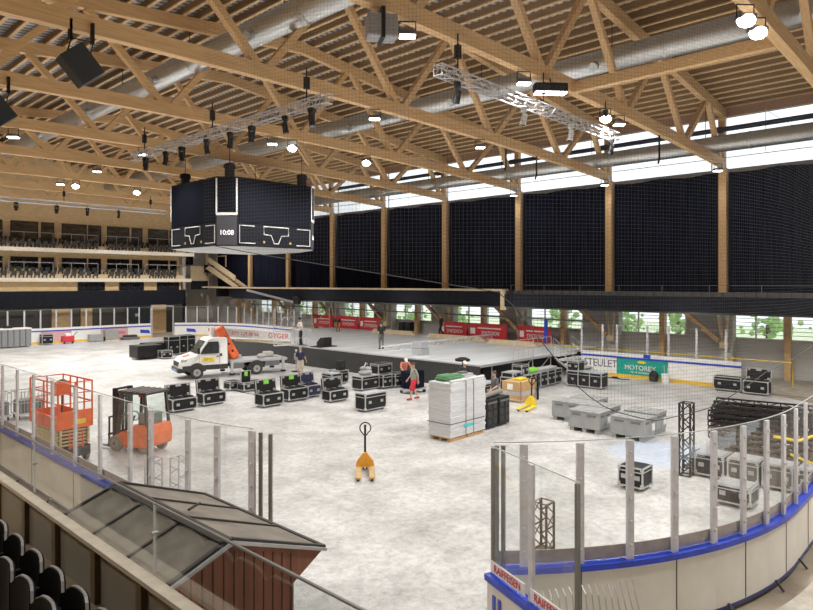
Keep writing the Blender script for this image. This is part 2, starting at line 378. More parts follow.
# ================================================================ ROOF TRUSSES, POSTS, CURTAINS, STAND
def chz(x): return 12.72-.46*((x-19)/21)**2      # underside of the cambered bottom chord
TY = [4.86+7.06*i for i in range(-1, 9)]
def build_trusses():
    for i, y in enumerate(TY):
        nm = ['timber roof truss at the very top edge, nearest overhead', 'timber roof truss crossing the top right corner', 'timber roof truss above the aluminium lighting truss with white heads',
              'timber roof truss carrying the big tilted black loudspeaker', 'timber roof truss carrying the black loudspeaker cut by the picture edge', 'timber roof truss just in front of the scoreboard',
              'timber roof truss just behind the scoreboard hoists', 'second timber roof truss behind the scoreboard', 'second timber roof truss from the wooden lodge wall', 'timber roof truss closest to the wooden lodge wall'][i]
        t = T('roof_truss', nm, 'roof truss', (0,y,0), group='timber roof trusses')
        xs = [-2+k*2.1 for k in range(21)]; xs[-1] = 40.0
        m = MB(); lo = [(x, chz(x)) for x in xs]; hi = [(x, chz(x)+.5) for x in reversed(xs)]
        for a in range(len(xs)-1):
            m.prism([lo[a], lo[a+1], (lo[a+1][0], lo[a+1][1]+.5), (lo[a][0], lo[a][1]+.5)], -.15, .15, 'y')
        m.build('bottom_chord', woodX, t)
        def tz(x): return 17.2-.1*abs(x-20)
        m = MB()
        m.prism([(-2,tz(-2)),(20,tz(20)),(20,tz(20)+.55),(-2,tz(-2)+.55)], -.15, .15, 'y').prism([(20,tz(20)),(40.3,tz(40.3)),(40.3,tz(40.3)+.55),(20,tz(20)+.55)], -.15, .15, 'y')
        m.build('top_chord', woodX, t)
        bn = [5.95, 12.9, 19.9, 26.8, 33.75]; tn = [2.4, 9.4, 16.4, 23.3, 30.3, 37.2]
        for k, bx in enumerate(bn):
            for tx, s in ((tn[k], -.22), (tn[k+1], .22)):
                MB().bar((bx+s, 0, chz(bx)+.45), (tx-s, 0, tz(tx)+.05), .26, .26, up=(0,1,0)).build('diagonal', woodX, t)
        MB().bar((39.4,0,chz(40)+.4), (37.5,0,tz(37)+.05), .26, .26, up=(0,1,0)).build('diagonal', woodX, t)
        MB().box(39.75,40.1,-.18,.18,chz(40),tz(40)).build('end_post', wood, t)
        MB().box(39.6,40.15,-.17,.17,chz(40)-.02,chz(40)+.28).build('steel_shoe', M('pale_steel', (.45,.50,.62), .4, .5), t)
    tag(MB().box(21.8,22.1,TY[1]+.16,TY[2]-.16,12.7,13.05).build('tie_beam', wood), 'single timber tie beam running between two trusses under the big silver duct', 'beam')
    # posts of the far long side with brackets and braces
    for i in range(2, 10):
        y = TY[i]
        p = T('timber_post', '%s tall timber post between black curtains, counted from the picture\'s right' % ORD[i-2], 'post', (40.1,y,0), group='timber posts between the curtains')
        MB().box(-.16,.16,-.21,.21,4.9,chz(40)).build('shaft', wood, p)
    for i in range(1, 10):
        y = TY[i]
        p = T('wall_bracket', ('V shaped timber bracket on a grey pier under the stand, %s from the right' % ORD[i-1]), 'bracket', (40.6,y,0), group='timber brackets under the stand')
        MB().box(.05,.75,-.36,.3,0,3.85).build('pier', cwall, p)
        m = MB(); m.bar((-.25,.1,1.95),(-.5,.3,3.85),.13,.13).bar((-.25,-.1,1.95),(-.25,-.2,3.85),.12,.12); m.box(-.42,.05,-.24,.24,1.65,2.05)
        m.build('strut', palew, p)
        MB().bar((-.25,.3,2.05),(-.25,2.45,3.85),.24,.24).build('knee_brace', wood, p)
        tag(MB().box(40.85,41.2,y+3.74,y+4.06,0,3.85).build('timber_post', wood), 'timber post under the stand between louvred windows, %s from the right' % ORD[i-1], 'post', 'timber posts under the stand')
    # curtains
    ys = [-2.2]+TY[2:]+[69.]
    for i in range(len(ys)-1):
        a, b = ys[i]+.22, ys[i+1]-.22
        n = max(8, int((b-a)/.16)); m = MB(); vs = []
        for k in range(n+1):
            y = a+(b-a)*k/n; x = 40.45+.05*math.sin(k*1.9+i)+.03*math.sin(k*.7)
            vs += [(x,y,4.6),(x,y,chz(40)-.22+.05*math.sin(k*.3+i))]
        m.add(vs, [(2*k,2*k+2,2*k+3,2*k+1) for k in range(n)])
        tag(m.build('blackout_curtain', fabric, smooth=True), 'black curtain filling the %s bay between timber posts from the right' % ORD[i], 'curtain', 'black curtains on the long wall')
    # upper stand along the long side
    tag(MB().box(37.5,37.7,-6,25.7,3.83,4.72).build('stand_fascia', fascia), 'long black front panel of the seated stand over the right-hand boards', 'fascia')
    tag(MB().box(37.5,37.7,25.75,61.5,3.95,4.92).build('stand_fascia', fascia), 'long black front panel of the stand above the stage', 'fascia')
    tag(MB().box(37.3,38.1,25.6,66.,4.93,5.07).build('ledge_cap', palew), 'pale plywood cap running along the stand above the stage', 'ledge')
    tag(MB().box(37.42,37.72,25.55,25.85,3.6,4.93).build('timber_post', palew), 'short pale timber post at the step in the stand fronts', 'post')
    S(MB().box(37.7,41.4,-6,62,3.72,3.85).box(38.6,41.4,-6,25.7,3.85,4.5).box(38.2,41.4,25.8,62,3.85,4.9).box(39.5,41.4,-6,25.7,4.5,4.95).build('floor_stand', M('stand_concrete',(.10,.10,.10),.9)))
    for j, (y0, y1) in enumerate(((-4,25.2),)):
        y = y0; k = 0; me = None
        while y < y1:
            if me is None:
                m = MB(); m.bbox(-.05,.05,-.22,.22,.42,.95,.03).bbox(-.45,.0,-.21,.21,.36,.46,.03).box(-.3,-.1,-.03,.03,0,.4).box(-.09,-.06,-.03,.03,.6,.92)
                o = m.build('stand_chair', seatg); me = o
            else:
                o = me.copy(); col.objects.link(o)
            o.location = (38.35,y,4.02)
            if y < 19.5 or True: tag(o, 'dark grey seat in the row behind the right-hand stand front', 'seat', 'grey seats behind the black stand front')
            y += .56; k += 1
    f = T('stand_railing', 'thin grey railing above the seats of the right-hand stand', 'railing', (38.55,0,4.5))
    rm_ = M('rail_dim', (.16,.16,.165), .5)
    m = MB()
    for k in range(12): m.cyl((0,-4+k*2.7,-.6),(0,-4+k*2.7,.85),.014,6)
    m.build('posts', rm_, f); MB().cyl((0,-4,.85),(0,25.7,.85),.012,6).build('handrail', rm_, f)
    # yellow guard rail behind the right hand boards
    f = T('guard_rail', 'yellow tube guard rail behind the right-hand boards', 'railing', (38,0,0))
    MB().tube([(0,7.9,0),(0,7.9,1.33),(0,24.5,1.33)],.035,8).build('handrail', ylw, f)
    for y in (10.9,14.0,16.8,19.6,22.3): MB().cyl((0,y,0),(0,y,1.33),.03,8).build('post', ylw, f)
    # corner landing with wooden stair
    c = T('corner_gallery', 'plywood and black corner landing linking lodges and side stand', 'gallery', (0,0,0))
    MB().box(37.2,39.2,69.3,69.5,5.75,7.5).box(39.2,39.3,68.9,69.5,5.1,9.8).box(37.4,38.7,68.9,71,5.6,5.8).box(39.2,42,68.9,69.2,6.4,6.6).build('plywood_panel', palew, c)
    MB().box(38.75,40.4,68.85,69.0,6.7,7.65).build('black_panel', fascia, c)
    MB().box(37.0,39.1,68.7,68.85,4.75,5.75).build('lower_black_panel', fascia, c)
    MB().box(39.3,42.6,67.0,67.2,3.9,4.95).build('end_black_panel', fascia, c)
    MB().box(37.5,42.6,66.9,67.3,4.95,5.1).build('landing_edge', palew, c)
    MB().box(36.0,38.6,71.3,71.55,7.7,9.3).build('gallery_window', darkwin, c)
    MB().box(42.2,42.6,66.5,66.9,.0,5.1).build('corner_post', palew, c)
    st = T('wooden_stair', 'sloping plywood stair leading down to the side stand ledge', 'stair', (0,0,0))
    for x, nm in ((38.6,'stringer'), (39.7,'stringer')):
        MB().prism([(67.6,7.55),(61.4,5.1),(62.6,5.1),(68.4,7.2)], x, x+.1, 'x').build(nm, palew, st)
    MB().prism([(67.6,8.5),(67.6,7.9),(62.0,5.75),(62.0,6.3)], 38.55, 38.65, 'x').build('side_panel', palew, st)
    m = MB()
    for k in range(9): m.box(38.7,39.7,67.5-k*.65,67.9-k*.65,7.3-k*.26,7.36-k*.26)
    m.build('treads', wood, st)
    m = MB()
    for yy in (66.0,68.0): m.box(39.8,39.9,yy-.05,yy+.05,7.4,8.7)
    m.box(39.8,39.9,65.9,68.1,8.6,8.72); m.build('landing_rail', palew, st)
build_trusses()

# ================================================================ LODGE SEATS AND RAILS
def build_lodges():
    m = MB(); m.bbox(-.22,.22,-.04,.06,.28,.66,.03).bbox(-.21,.21,.05,.4,.24,.33,.03).box(-.2,-.16,.1,.4,0,.26).box(.16,.2,.1,.4,0,.26)
    proto = None
    def seat(x, y, z, label, group):
        nonlocal proto
        if proto is None: o = proto = m.build('lodge_chair', M('lodge_seat', (.025,.024,.024), .6))
        else: o = proto.copy(); col.objects.link(o)
        o.location = (x,y,z); tag(o, label, 'chair', group)
    groups = [(14.6,17.4,5),(18.2,21.5,6),(22.7,25.5,5),(27.0,29.8,5),(31.3,33.8,5)]
    for lv, z in (('lower',5.98),('upper',8.84)):
        m2 = MB(); m2.box(14,35.4,67.35,68.9,z,z+.4); tag(m2.build('lodge_step', palew), 'pale raised step behind the front chairs of the %s lodges' % lv, 'step')
        for x0, x1, n in groups:
            for k in range(n):
                seat(x0+(x1-x0)*k/(n-1), 66.5, z, 'dark chair in the front row of the %s lodge balcony' % lv, '%s lodge front row chairs' % lv)
        x = 14.6
        while x < 34.6:
            if abs(x-26.3) > .5: seat(x, 67.75, z+.4, 'dark chair in the back row of the %s lodge balcony' % lv, '%s lodge back row chairs' % lv)
            x += .62
        for j, (x0, x1) in enumerate(((14.2,17.6),(18.0,21.8),(22.2,26.0),(26.7,30.2),(30.9,35.0))):
            r = T('lodge_railing', 'thin grey railing of the %s lodge balcony, %s section from the left' % (lv, ORD[j]), 'railing', (0,67.4,z+.45))
            MB().cyl((x0,0,1.05),(x1,0,1.05),.03,6).build('handrail', alug, r)
            mm = MB()
            for k in range(4): mm.cyl((x0+(x1-x0)*k/3,0,0),(x0+(x1-x0)*k/3,0,1.05),.022,6)
            mm.build('balusters', alug, r)
            pn = MB().box(x0,x1,-.01,.01,.1,.95).build('glass_panel', gl_w, r)
build_lodges()

# ================================================================ RINK BOARDS
def boards(name, label, pts, glass=(1.25,3.07), posts=None, inner=white, outer=offw, group=None, adstrip=True, postw=.12, inward=None, cat='rink board', seam=True):
    """one section: panel, cap, kick plates, ad strip, posts, glass. pts run along the board; inward = side of the ice (+1 left of direction)"""
    base = Vector((pts[0][0], pts[0][1], 0))
    t = T(name, label, cat, base, group=group)
    P = [Vector((x,y,0))-base for x, y in pts]; n = len(P)
    nrm = []
    for i in range(n):
        d = (P[min(i+1,n-1)]-P[max(i-1,0)]).normalized(); nrm.append(Vector((-d.y,d.x,0))*inward)
    def ribbon(o0, o1, z0, z1):
        m = MB(); vs = []
        for i in range(n):
            for o, z in ((o0,z0),(o1,z0),(o1,z1),(o0,z1)):
                vs.append(P[i]+nrm[i]*o+Vector((0,0,z)))
        fs = []
        for i in range(n-1):
            a = i*4; b = a+4
            for k in range(4): fs.append((a+k, a+(k+1) % 4, b+(k+1) % 4, b+k))
        fs += [(3,2,1,0), tuple(4*(n-1)+k for k in range(4))]
        return m.add(vs, fs)
    ribbon(-.10,-.085,.12,1.13).build('outer_panel', outer, t)
    ribbon(0,.012,.2,1.13).build('inner_panel', inner, t)
    if adstrip == 'grey' and seam:
        q = P[0]-nrm[0]*.104; MB().bar(q+Vector((0,0,.13)), q+Vector((0,0,1.12)), .014, .01, up=nrm[0]).build('panel_seam', darkm, t)
    ribbon(.0,.02,.0,.2).build('kick_plate', yellow, t)
    ribbon(-.15,.04,1.11,1.2).build('cap_rail', blue, t)
    ribbon(-.115,-.085,.06,.12).build('base_strip', dblue, t)
    if adstrip: ribbon(-.01,.005,1.22,1.42).build('ad_strip', stripg if adstrip == 'grey' else white, t)
    if glass:
        ribbon(-.035,-.023,glass[0],glass[1]).build('glass_pane', gl_r, t)
        ribbon(-.036,-.022,glass[1],glass[1]+.012).build('pane_top_edge', M('pane_edge', (.50,.54,.52), .3), t)
    for q in (posts or []):
        # q = index into pts
        p = P[q]; nn = nrm[q]; d = Vector((nn.y,-nn.x,0))
        m = MB(); a = p-nn*.06
        m.bar(a+Vector((0,0,1.15)), a+Vector((0,0,3.05)), postw, .05, up=nn)
        for k in range(5): m.bar(a-nn*.04+Vector((0,0,1.4+k*.36)), a-nn*.04+Vector((0,0,1.44+k*.36)), .03,.03, up=nn)
        m.build('glass_post', M('post_grey', (.66,.66,.70), .4, .1), t)
    return t
RC = (14.2,11.5); RR = 8.53
def near(s):
    L = RR*PI/2
    if s < 0: return (5.67, 11.5-s)
    if s < L: a = s/RR; return (RC[0]-RR*math.cos(a), RC[1]-RR*math.sin(a))
    return (14.2+s-L, 2.97)
def sec(s0, s1, k=6): return [near(s0+(s1-s0)*i/k) for i in range(k+1)]
def build_boards():
    # left run: s from +2.84 (gap) backwards to -46
    left = [2.45, 1.66, .87, -.48, -1.41, -2.92, -4.37, -5.9, -7.33, -8.71, -10.1]
    for i in range(len(left)-1):
        a, b = left[i], left[i+1]
        boards('rink_board', 'glazed white rink board section of the left run, %s from the open gap' % ORD[i], sec(a, b, 4), posts=[0], inward=-1, seam=i % 2 == 0,
               group='boards along the near left', adstrip='grey')
    for k in range(9):
        a = -10.1-k*3.8
        boards('rink_board', 'glazed white rink board section of the left run behind the orange scissor lift', sec(a, a-3.8, 3), posts=[0,1,2], inward=-1, group='boards beyond the scissor lift', adstrip='grey')
    right = [6.45, 6.9, 7.78, 8.62, 9.46, 10.32, 11.1, 11.88, 12.64, 13.45, 14.3, 15.2, 16.2]
    for i in range(len(right)-1):
        a, b = right[i], right[i+1]
        boards('rink_board', 'glazed white rink board section of the near curve, %s from the open gate' % ORD[i], sec(a, b, 5), posts=[0] if i else None, inward=1, seam=i % 2 == 0,
               group='boards along the near curve', adstrip='grey')
    # dark end poles
    for s, lb in ((-.68,'single dark grey glass end pole behind the hut roof'),):
        x, y = near(s); tag(MB().cyl((x,y,0),(x,y,3.0),.05,10).build('end_pole', M('pole_dark', (.20,.21,.19), .4, .4)), lb, 'pole')
    for s, lb in ((2.58,'dark pole, inner of the pair ending the left glass'),(2.78,'dark pole, outer of the pair ending the left glass'),(6.5,'dark pole, outer of the pair starting the right glass'),(6.6,'dark pole, inner of the pair starting the right glass')):
        x, y = near(s); tag(MB().cyl((x,y,0),(x,y,3.02),.036,12).build('end_pole', MATS['pole_dark']), lb, 'pole')
    # brackets along the outside foot of the near boards
    k = 0
    for s in (7.4,9.0,10.6,12.1,13.4,-3.5,-5.8,-8.2):
        x, y = near(s); c = Vector((RC[0]-x, RC[1]-y, 0)) if s > 0 else Vector((1,0,0)); c.normalize()
        p = Vector((x,y,0))-c*.12
        tag(MB().bar(p+Vector((0,0,.16)), p-c*.14, .04, .03).build('foot_bracket', darkm), 'small dark foot bracket outside the near rink boards', 'bracket', 'foot brackets of the near boards')
    # long far side boards (right of stage)
    ads = [('STEULET',18.7,16.45),('MOTOREX',16.45,13.45),('',13.45,9.75)]
    for nm, y0, y1 in ads:
        n = 5; pts = [(35.7, y0+(y1-y0)*i/n) for i in range(n+1)]
        lb = {'STEULET':'white far rink board reading STEULET beside the stage stairs','MOTOREX':'teal green far rink board reading MOTOREX behind the backpack','':'white far rink board with faint sketches ending by the yellow railing'}[nm]
        t = boards('rink_board', lb, pts, posts=[0,3] if nm else [0,2,4], inner=teal if nm == 'MOTOREX' else white, outer=white, inward=-1, glass=(1.25,3.0))
        yc = (y1-y0)/2
        if nm: text(nm, .62 if nm == 'STEULET' else .38, textd if nm == 'STEULET' else whited, t, face_mat((-.02,yc-(.12 if nm == 'STEULET' else -.1),.72 if nm == 'STEULET' else .62),(-1,0,0)), sx=.88 if nm=='STEULET' else 1.)
        if nm == 'MOTOREX':
            text('OIL OF SWITZERLAND', .13, whited, t, face_mat((-.02,yc,.36),(-1,0,0)))
            MB().sph((-.015,yc,.97),(.01,.26,.08)).build('emblem', ylw, t)
        if not nm:
            for yy in (-.7,-1.8,-2.7):
                MB().tube([(-.02,yy+.3,.5),(-.02,yy+.1,.85),(-.02,yy-.1,.6),(-.02,yy-.35,.75),(-.02,yy-.1,.45),(-.02,yy+.3,.5)],.008,4).build('sketch_lines', alug, t)
            MB().box(-.03,-.015,1.0,1.4,1.22,1.42).build('blue_sign', blue, t)
    for k in range(8):      # far part of the long side, beyond the stage
        y0 = 46.5+k*1.0
        boards('rink_board', 'far rink board on the long side beyond the stage end', [(35.7,y0+j*.5) for j in range(3)], posts=[0], inward=1, outer=white, group='boards beyond the stage', adstrip=True)
    # far corner and end boards
    cor = [(27.17+8.53*math.cos(a), 54.5+8.53*math.sin(a)) for a in [PI/2*k/12 for k in range(13)]]
    for k in (0,1,2,3,5):
        t = boards('rink_board', 'curved white far corner board with coloured adverts, %s from the stage side' % ORD[k], cor[2*k:2*k+3], posts=[0,1], inward=1, outer=white, group='far corner boards')
        a = (Vector(cor[2*k+1])-Vector(cor[2*k])); c = (Vector((27.17,54.5))-Vector(cor[2*k+1])).normalized()
        mt = [redt, pink, redt, blue, redt, blue][k]
        p = a*.5+c*.03; p = Vector((p.x,p.y,.65))
        text(['R+T','ajoie','sport','glace','moto','arena'][k] if False else '', .3, mt, t, face_mat(p, (c.x,c.y,0))) if False else None
        m = MB(); d = a.normalized()
        q = Vector((p.x,p.y,.55)); m.quad(q-Vector((d.x,d.y,0))*.5-Vector((0,0,.12)), q+Vector((d.x,d.y,0))*.45-Vector((0,0,.05)), q+Vector((d.x,d.y,0))*.5+Vector((0,0,.3)), q-Vector((d.x,d.y,0))*.35+Vector((0,0,.22)))
        m.build('advert_patch', mt, t)
    xs = [27.15-k*1.3 for k in range(12)]
    for k in range(len(xs)-1):
        t = boards('rink_board', 'glazed far end board under the black parapet, %s from the rink gate' % ORD[k], [(xs[k],63.0),((xs[k]+xs[k+1])/2,63.0),(xs[k+1],63.0)], posts=[0], inward=1, outer=white, inner=white if k not in (0,1,4,5) else pink, group='far end boards')
        if k == 0: text('RAIFFEISEN', .3, redt, t, face_mat((-.9,-.03,.65),(0,-1,0)), sx=.8)
    g = T('rink_gate_frame', 'pale frame around the open gate in the far end boards', 'gate', (30.4,62.35,0), -.38)
    MB().box(-1.07,-.95,-.1,.1,0,3.2).box(.95,1.07,-.1,.1,0,3.2).box(-1.07,1.07,-.1,.1,3.1,3.2).build('frame', alu, g)
    # opened gate leaf in the foreground, with lettering
    d = Vector((-.66,-1.68,0)); L = 1.95; d.normalize(); p0 = (7.81,5.53)
    g = boards('gate_leaf', 'opened rink gate leaf lettered RAIFFEISEN in front of the near curve', [(p0[0]+d.x*L*k/4, p0[1]+d.y*L*k/4) for k in range(5)], posts=None, inward=1, adstrip=False, cat='gate')
    nrm = Vector((d.y,-d.x,0))*-1
    if nrm.dot(Vector((-1,0,0))) < 0: nrm = -nrm
    for k, dd in enumerate((.46, 1.42)):
        c = d*dd+nrm*.055; m = MB(); e = d*.42
        c0 = Vector((c.x,c.y,1.31))
        m.bar(c0-e, c0+e, .015, .17, up=(0,0,1)); s = m.build('name_strip', whited, g)
        text('RAIFFEISEN', .155, redt, g, face_mat(c0+nrm*.012, nrm), sx=.86)
    for dd, w in ((.04,.045),(.98,.09),(1.9,.05)):
        c = d*dd+nrm*.02
        MB().bar((c.x,c.y,1.15),(c.x,c.y,3.05), w, .05, up=nrm).build('glass_post', MATS['post_grey'] if w > .06 else MATS['pole_dark'], g)
    c = d*.2+nrm*.115; m = MB()
    for k in (0,.14): q = c+d*k; m.bar((q.x,q.y,.3),(q.x,q.y,.95),.07,.012,up=nrm)
    m.build('blue_marks', blue, g)
    # bent wire rack by the gate
    w = T('wire_rack', 'fan of thin bent grey wires standing outside the near curve', 'rack', (8.1,4.2,0))
    m = MB()
    for k in range(16):
        b = Vector((-.55+k*.085, .35-k*.055, .14)); m.tube([b+Vector((.0,0,.05)), b+Vector((0,0,.7)), b+Vector((.02,.05,.95+.1*math.sin(k*.3))), b+Vector((.12,.16,1.08))], .010, 4)
    m.tube([Vector((-.55,.35,.55)), Vector((.75,-.5,.55))], .008, 4)
    m.build('wires', M('wire_grey', (.45,.44,.42), .5, .3), w)
    MB().bar((-.4,.28,1.0),(-.2,.16,.92),.05,.05).build('tag', card, w)
build_boards()
def edge_strip():
    m = MB(); n = 60; vs = []
    for k in range(n+1):
        s = 2.6+(22-2.6)*k/n; x, y = near(s)
        if s < RR*PI/2: c = Vector((x-RC[0], y-RC[1], 0)).normalized()
        else: c = Vector((0,-1,0))
        for o in (.45,1.0): vs.append(Vector((x,y,-.012))+c*o)
    m.add(vs, [(2*k,2*k+1,2*k+3,2*k+2) for k in range(n)])
    S(m.build('floor_edge', M('pale_slush', (.62,.59,.53), .9, c2=(.40,.36,.30), scale=2.5, detail=9)))
edge_strip()

# ================================================================ SAFETY NET
def build_net():
    def hem(s):
        # lower edge of the net above the near boards
        tab = [(1.2,6.2),(2.4,6.0),(6.6,5.35),(7.1,4.72),(7.8,3.85),(8.3,3.52),(9.1,3.3),(10.3,3.42),(12,3.9),(16,4.2),(30,4.2)]
        for (a,z0),(b,z1) in zip(tab, tab[1:]):
            if s <= b: return z0+(z1-z0)*(s-a)/(b-a)
        return 4.2
    top = 13.0; s0, s1 = 1.25, 30.; st = .06; w = .0026
    m = MB(); s = s0
    def P(s, z): x, y = near(s); return Vector((x,y,z))
    def tang(s): return (P(s+.01,0)-P(s-.01,0)).normalized()
    while s < s1:
        z0 = hem(s); t = tang(s)*w/2
        m.quad(P(s,z0)-t, P(s,z0)+t, P(s,top)+t, P(s,top)-t); s += st
    z = 3.3
    while z < top:
        s = s0; run = []
        while s < s1+.01:
            if hem(s) <= z: run.append(s)
            else:
                if len(run) > 1: strip(m, P, run, z, w)
                run = []
            s += .5 if z > 6.2 else .25
        if len(run) > 1: strip(m, P, run, z, w)
        z += st
    t = T('safety_net', 'thin black mesh safety net hanging above the near curve', 'net', (0,0,0))
    m.build('mesh', netm, t)
    hp = [P(s0+(s1-s0)*k/120, hem(s0+(s1-s0)*k/120)) for k in range(121)]
    MB().tube(hp, .0075, 5).build('hem_rope', netm, t)
def strip(m, P, run, z, w):
    vs = []; 
    for s in run: vs += [P(s,z-w/2), P(s,z+w/2)]
    m.add(vs, [(2*k,2*k+2,2*k+3,2*k+1) for k in range(len(run)-1)])
build_net()

# ================================================================ ROOF SERVICES
def build_services():
    for x, z, r, lb in ((26.5,15.3,.5,'large silver round duct running through the trusses over the right'), (14.2,15.3,.5,'large silver round duct running through the trusses over the left'),
                        (38.6,13.4,.47,'grey round duct running in front of the clerestory windows')):
        t = T('air_duct', lb, 'duct', (x,0,z))
        MB().cyl((0,-8,0),(0,66,0),r,24).build('pipe', duct, t, smooth=True)
        k = 0
        for y in range(2, 64, 8):
            MB().cyl((0,y,0),(0,y+.12,0),r*1.03,24).build('joint_ring', steel, t)
            if x < 30: MB().cyl((-r*.7,y+3,-r*.4),(-r*1.25,y+3,-r*.75),.2,14).build('nozzle', steel, t)
        for y in TY[1:]: MB().bar((0,y+.5,r),(0,y+.5,2.0 if x < 30 else 2.2),.03).build('hanger', darkm, t)
    t = T('round_pipe', 'dark blue pipe running above the clerestory duct', 'pipe', (39.3,0,14.36))
    MB().cyl((0,-8,0),(0,66,0),.15,12).build('pipe', M('pipe_blue', (.015,.02,.06), .4), t)
    for y in TY[1:]: MB().cyl((0,y-.2,0),(0,y+.2,0),.19,12).build('coupling', darkm, t)
    t = T('tension_bracing', 'thin steel bracing rods at the clerestory on the right', 'bracing', (39.8,0,0))
    m = MB()
    for y in (6.3,9.6): m.cyl((0,y,12.9),(0,y,15.3),.02,6); m.cyl((0,y,15.2),(0,y-2.2,13.4),.015,6)
    m.build('rods', steel, t)
    # lighting trusses
    rigs = [('long aluminium lighting truss carrying eight black moving heads', (13.6,16.2,11.6),(13.6,30.9,11.6)),
            ('aluminium lighting truss carrying white moving heads on the upper right', (13.9,11.75,11.6),(25.4,11.75,11.6)),
            ('aluminium lighting truss in front of the wooden lodge wall', (9.5,51.8,11.5),(25.5,51.8,11.5))]
    for lb, p, q in rigs:
        t = T('lighting_truss', lb, 'lighting truss', p)
        P, Q = Vector(p), Vector(q)
        MB().lattice((0,0,0), Q-P, .3, .025).build('lattice', alu, t)
        m = MB()
        for f in (.08,.5,.92):
            a = (Q-P)*f; m.cyl(a+Vector((0,0,.15)), a+Vector((0,0,1.3)),.025,6); m.box(a.x-.08,a.x+.08,a.y-.08,a.y+.08,.55,.95)
        m.build('hoists', black, t)
    # moving heads
    def head(lb, loc, mt, rz, tilt, first):
        t = T('moving_head_light', lb, 'stage light', loc, rz); t.scale = (.74,)*3
        MB().bbox(-.17,.17,-.14,.14,-.2,0,.03).build('base', mt, t)
        MB().box(-.2,-.15,-.06,.06,-.62,-.2).box(.15,.2,-.06,.06,-.62,-.2).box(-.2,.2,-.07,.07,-.25,-.19).build('yoke', mt, t)
        h = MB().tube([(0,0,.25),(0,0,.2),(0,0,-.1),(0,0,-.28)],[.08,.13,.14,.16],14).build('head', mt, t)
        h.location = (0,0,-.55); h.rotation_euler = (tilt,0,0)
        MB().cyl((0,0,-.281),(0,0,-.285),.13,14).build('front_lens', darkwin, h)
        MB().box(-.03,.03,-.03,.03,0,.16).build('clamp', black, t)
    wm = M('white_fixture', (.72,.72,.72), .4)
    for i, y in enumerate((29.6,27.6,26.1,24.0,22.2,20.7,18.6,17.1)):
        head('black moving head under the long lighting truss, %s from its far end' % ORD[i], (13.6,y,11.44), blackp, .5+.3*math.sin(i*2.3), .25*math.sin(i*1.7), i == 0)
    for x, w, lb in ((14.8,0,'black moving head at the near end of the upper right lighting truss'),(18.4,1,'white moving head near the middle of the upper right lighting truss'),
                     (21.6,1,'white moving head further along the upper right lighting truss'),(25.0,0,'black moving head at the far end of the upper right lighting truss')):
        head(lb, (x,11.75,11.44), wm if w else blackp, .6, .2, False)
    for i, x in enumerate((14.3,17.0,19.2,21.6)):
        head('black moving head on the truss before the lodge wall, %s from the picture\'s left' % ORD[i], (x,51.8,11.33), blackp, .3*i, .15, False)
    # floodlights under the trusses
    fl = [(12.7,TY[2],0,'wide floodlight hanging under the truss at top centre'),(18.5,TY[2],0,'floodlight with yoke above the white moving head truss'),
          (18.3,TY[3],0,'floodlight under the truss above the picture\'s middle'),(25.6,TY[3],0,'small floodlight further right on the middle truss'),
          (24.5,TY[4],1,'dazzling round floodlight, brightest over the curtains'),(24.6,TY[2],1,'bright floodlight at the far end of the white moving head truss'),
          (25.9,TY[2],0,'floodlight beside the bright one near the tie beam'),(17.8,TY[1],1,'bright lamp at the top right corner, first of two'),
          (18.9,TY[1],1,'bright lamp at the top right corner, second of two'),(19.4,TY[4],1,'bright floodlight above the scoreboard\'s right edge'),
          (18.2,TY[4],0,'small floodlight beside the bright one above the scoreboard'),(15.0,TY[5],0,'floodlight on the truss left of the scoreboard'),
          (15.4,TY[6],0,'floodlight on the truss before the lodges, middle one'),(15.7,TY[7],0,'floodlight nearest the lodge wall, smaller one'),
          (16.7,TY[7],1,'bright floodlight over the lodges on the left'),(21.0,TY[7],1,'bright floodlight over the lodges beside the scoreboard'),
          (39.0,TY[3]-.1,0,'floodlight at the head of the second timber post'),(38.5,TY[2]-.1,0,'floodlight at the head of the first timber post'),
          (39.1,TY[4]-.1,0,'floodlight at the head of the third timber post'),(9.0,TY[5],0,'floodlight at the left picture edge')]
    for i, (x, y, br, lb) in enumerate(fl):
        z = chz(x)-.05 if i not in (7,8) else chz(x)-.1
        t = T('floodlight', lb, 'floodlight', (x,y-.1,z), -.75); t.scale = (.64,)*3
        m = MB(); m.tube([(-.36,0,-.55),(-.36,0,0),(.36,0,0),(.36,0,-.55)],.035,6); m.build('yoke', black, t)
        MB().bbox(-.36,.36,-.24,.24,-.62,-.40,.05).build('housing', M('flood_housing', (.12,.12,.125), .5, .3), t)
        if br: MB().sph((0,-.05,-.66),(.36,.30,.26),16,10).build('lens', lensb, t, smooth=True)
        else: MB().bbox(-.34,.34,-.22,.22,-.68,-.6,.03).build('lens', lens, t)
        l = bpy.data.lights.new('flood_lamp', 'SPOT'); l.energy = 120 if 16 <= i <= 18 else (3400 if br else 2000)*(2.6 if y > 38 else 1.); l.spot_size = 2.7; l.spot_blend = .6; l.shadow_soft_size = .3; l.color = (1,.955,.89)
        o = bpy.data.objects.new('flood_lamp', l); col.objects.link(o); o.location = (x,y-.1,z-(.66 if br else .52))
    # small fixtures hanging around
    t = T('ceiling_speaker', 'grey box loudspeaker under the truss at top centre', 'loudspeaker', (11.7,TY[2]-.1,chz(11.7)-.05), -.6)
    MB().bbox(-.4,.4,-.28,.28,-.75,-.15,.05).build('cabinet', M('grey_cabinet', (.30,.30,.31), .5), t); MB().box(-.05,.05,-.32,.32,-.8,0).build('bracket', black, t)
    t = T('tube_heater', 'dark hooded heater with pale underside beside the upper right truss', 'heater', (19.9,TY[2]-.3,chz(19.9)-.05), -.75)
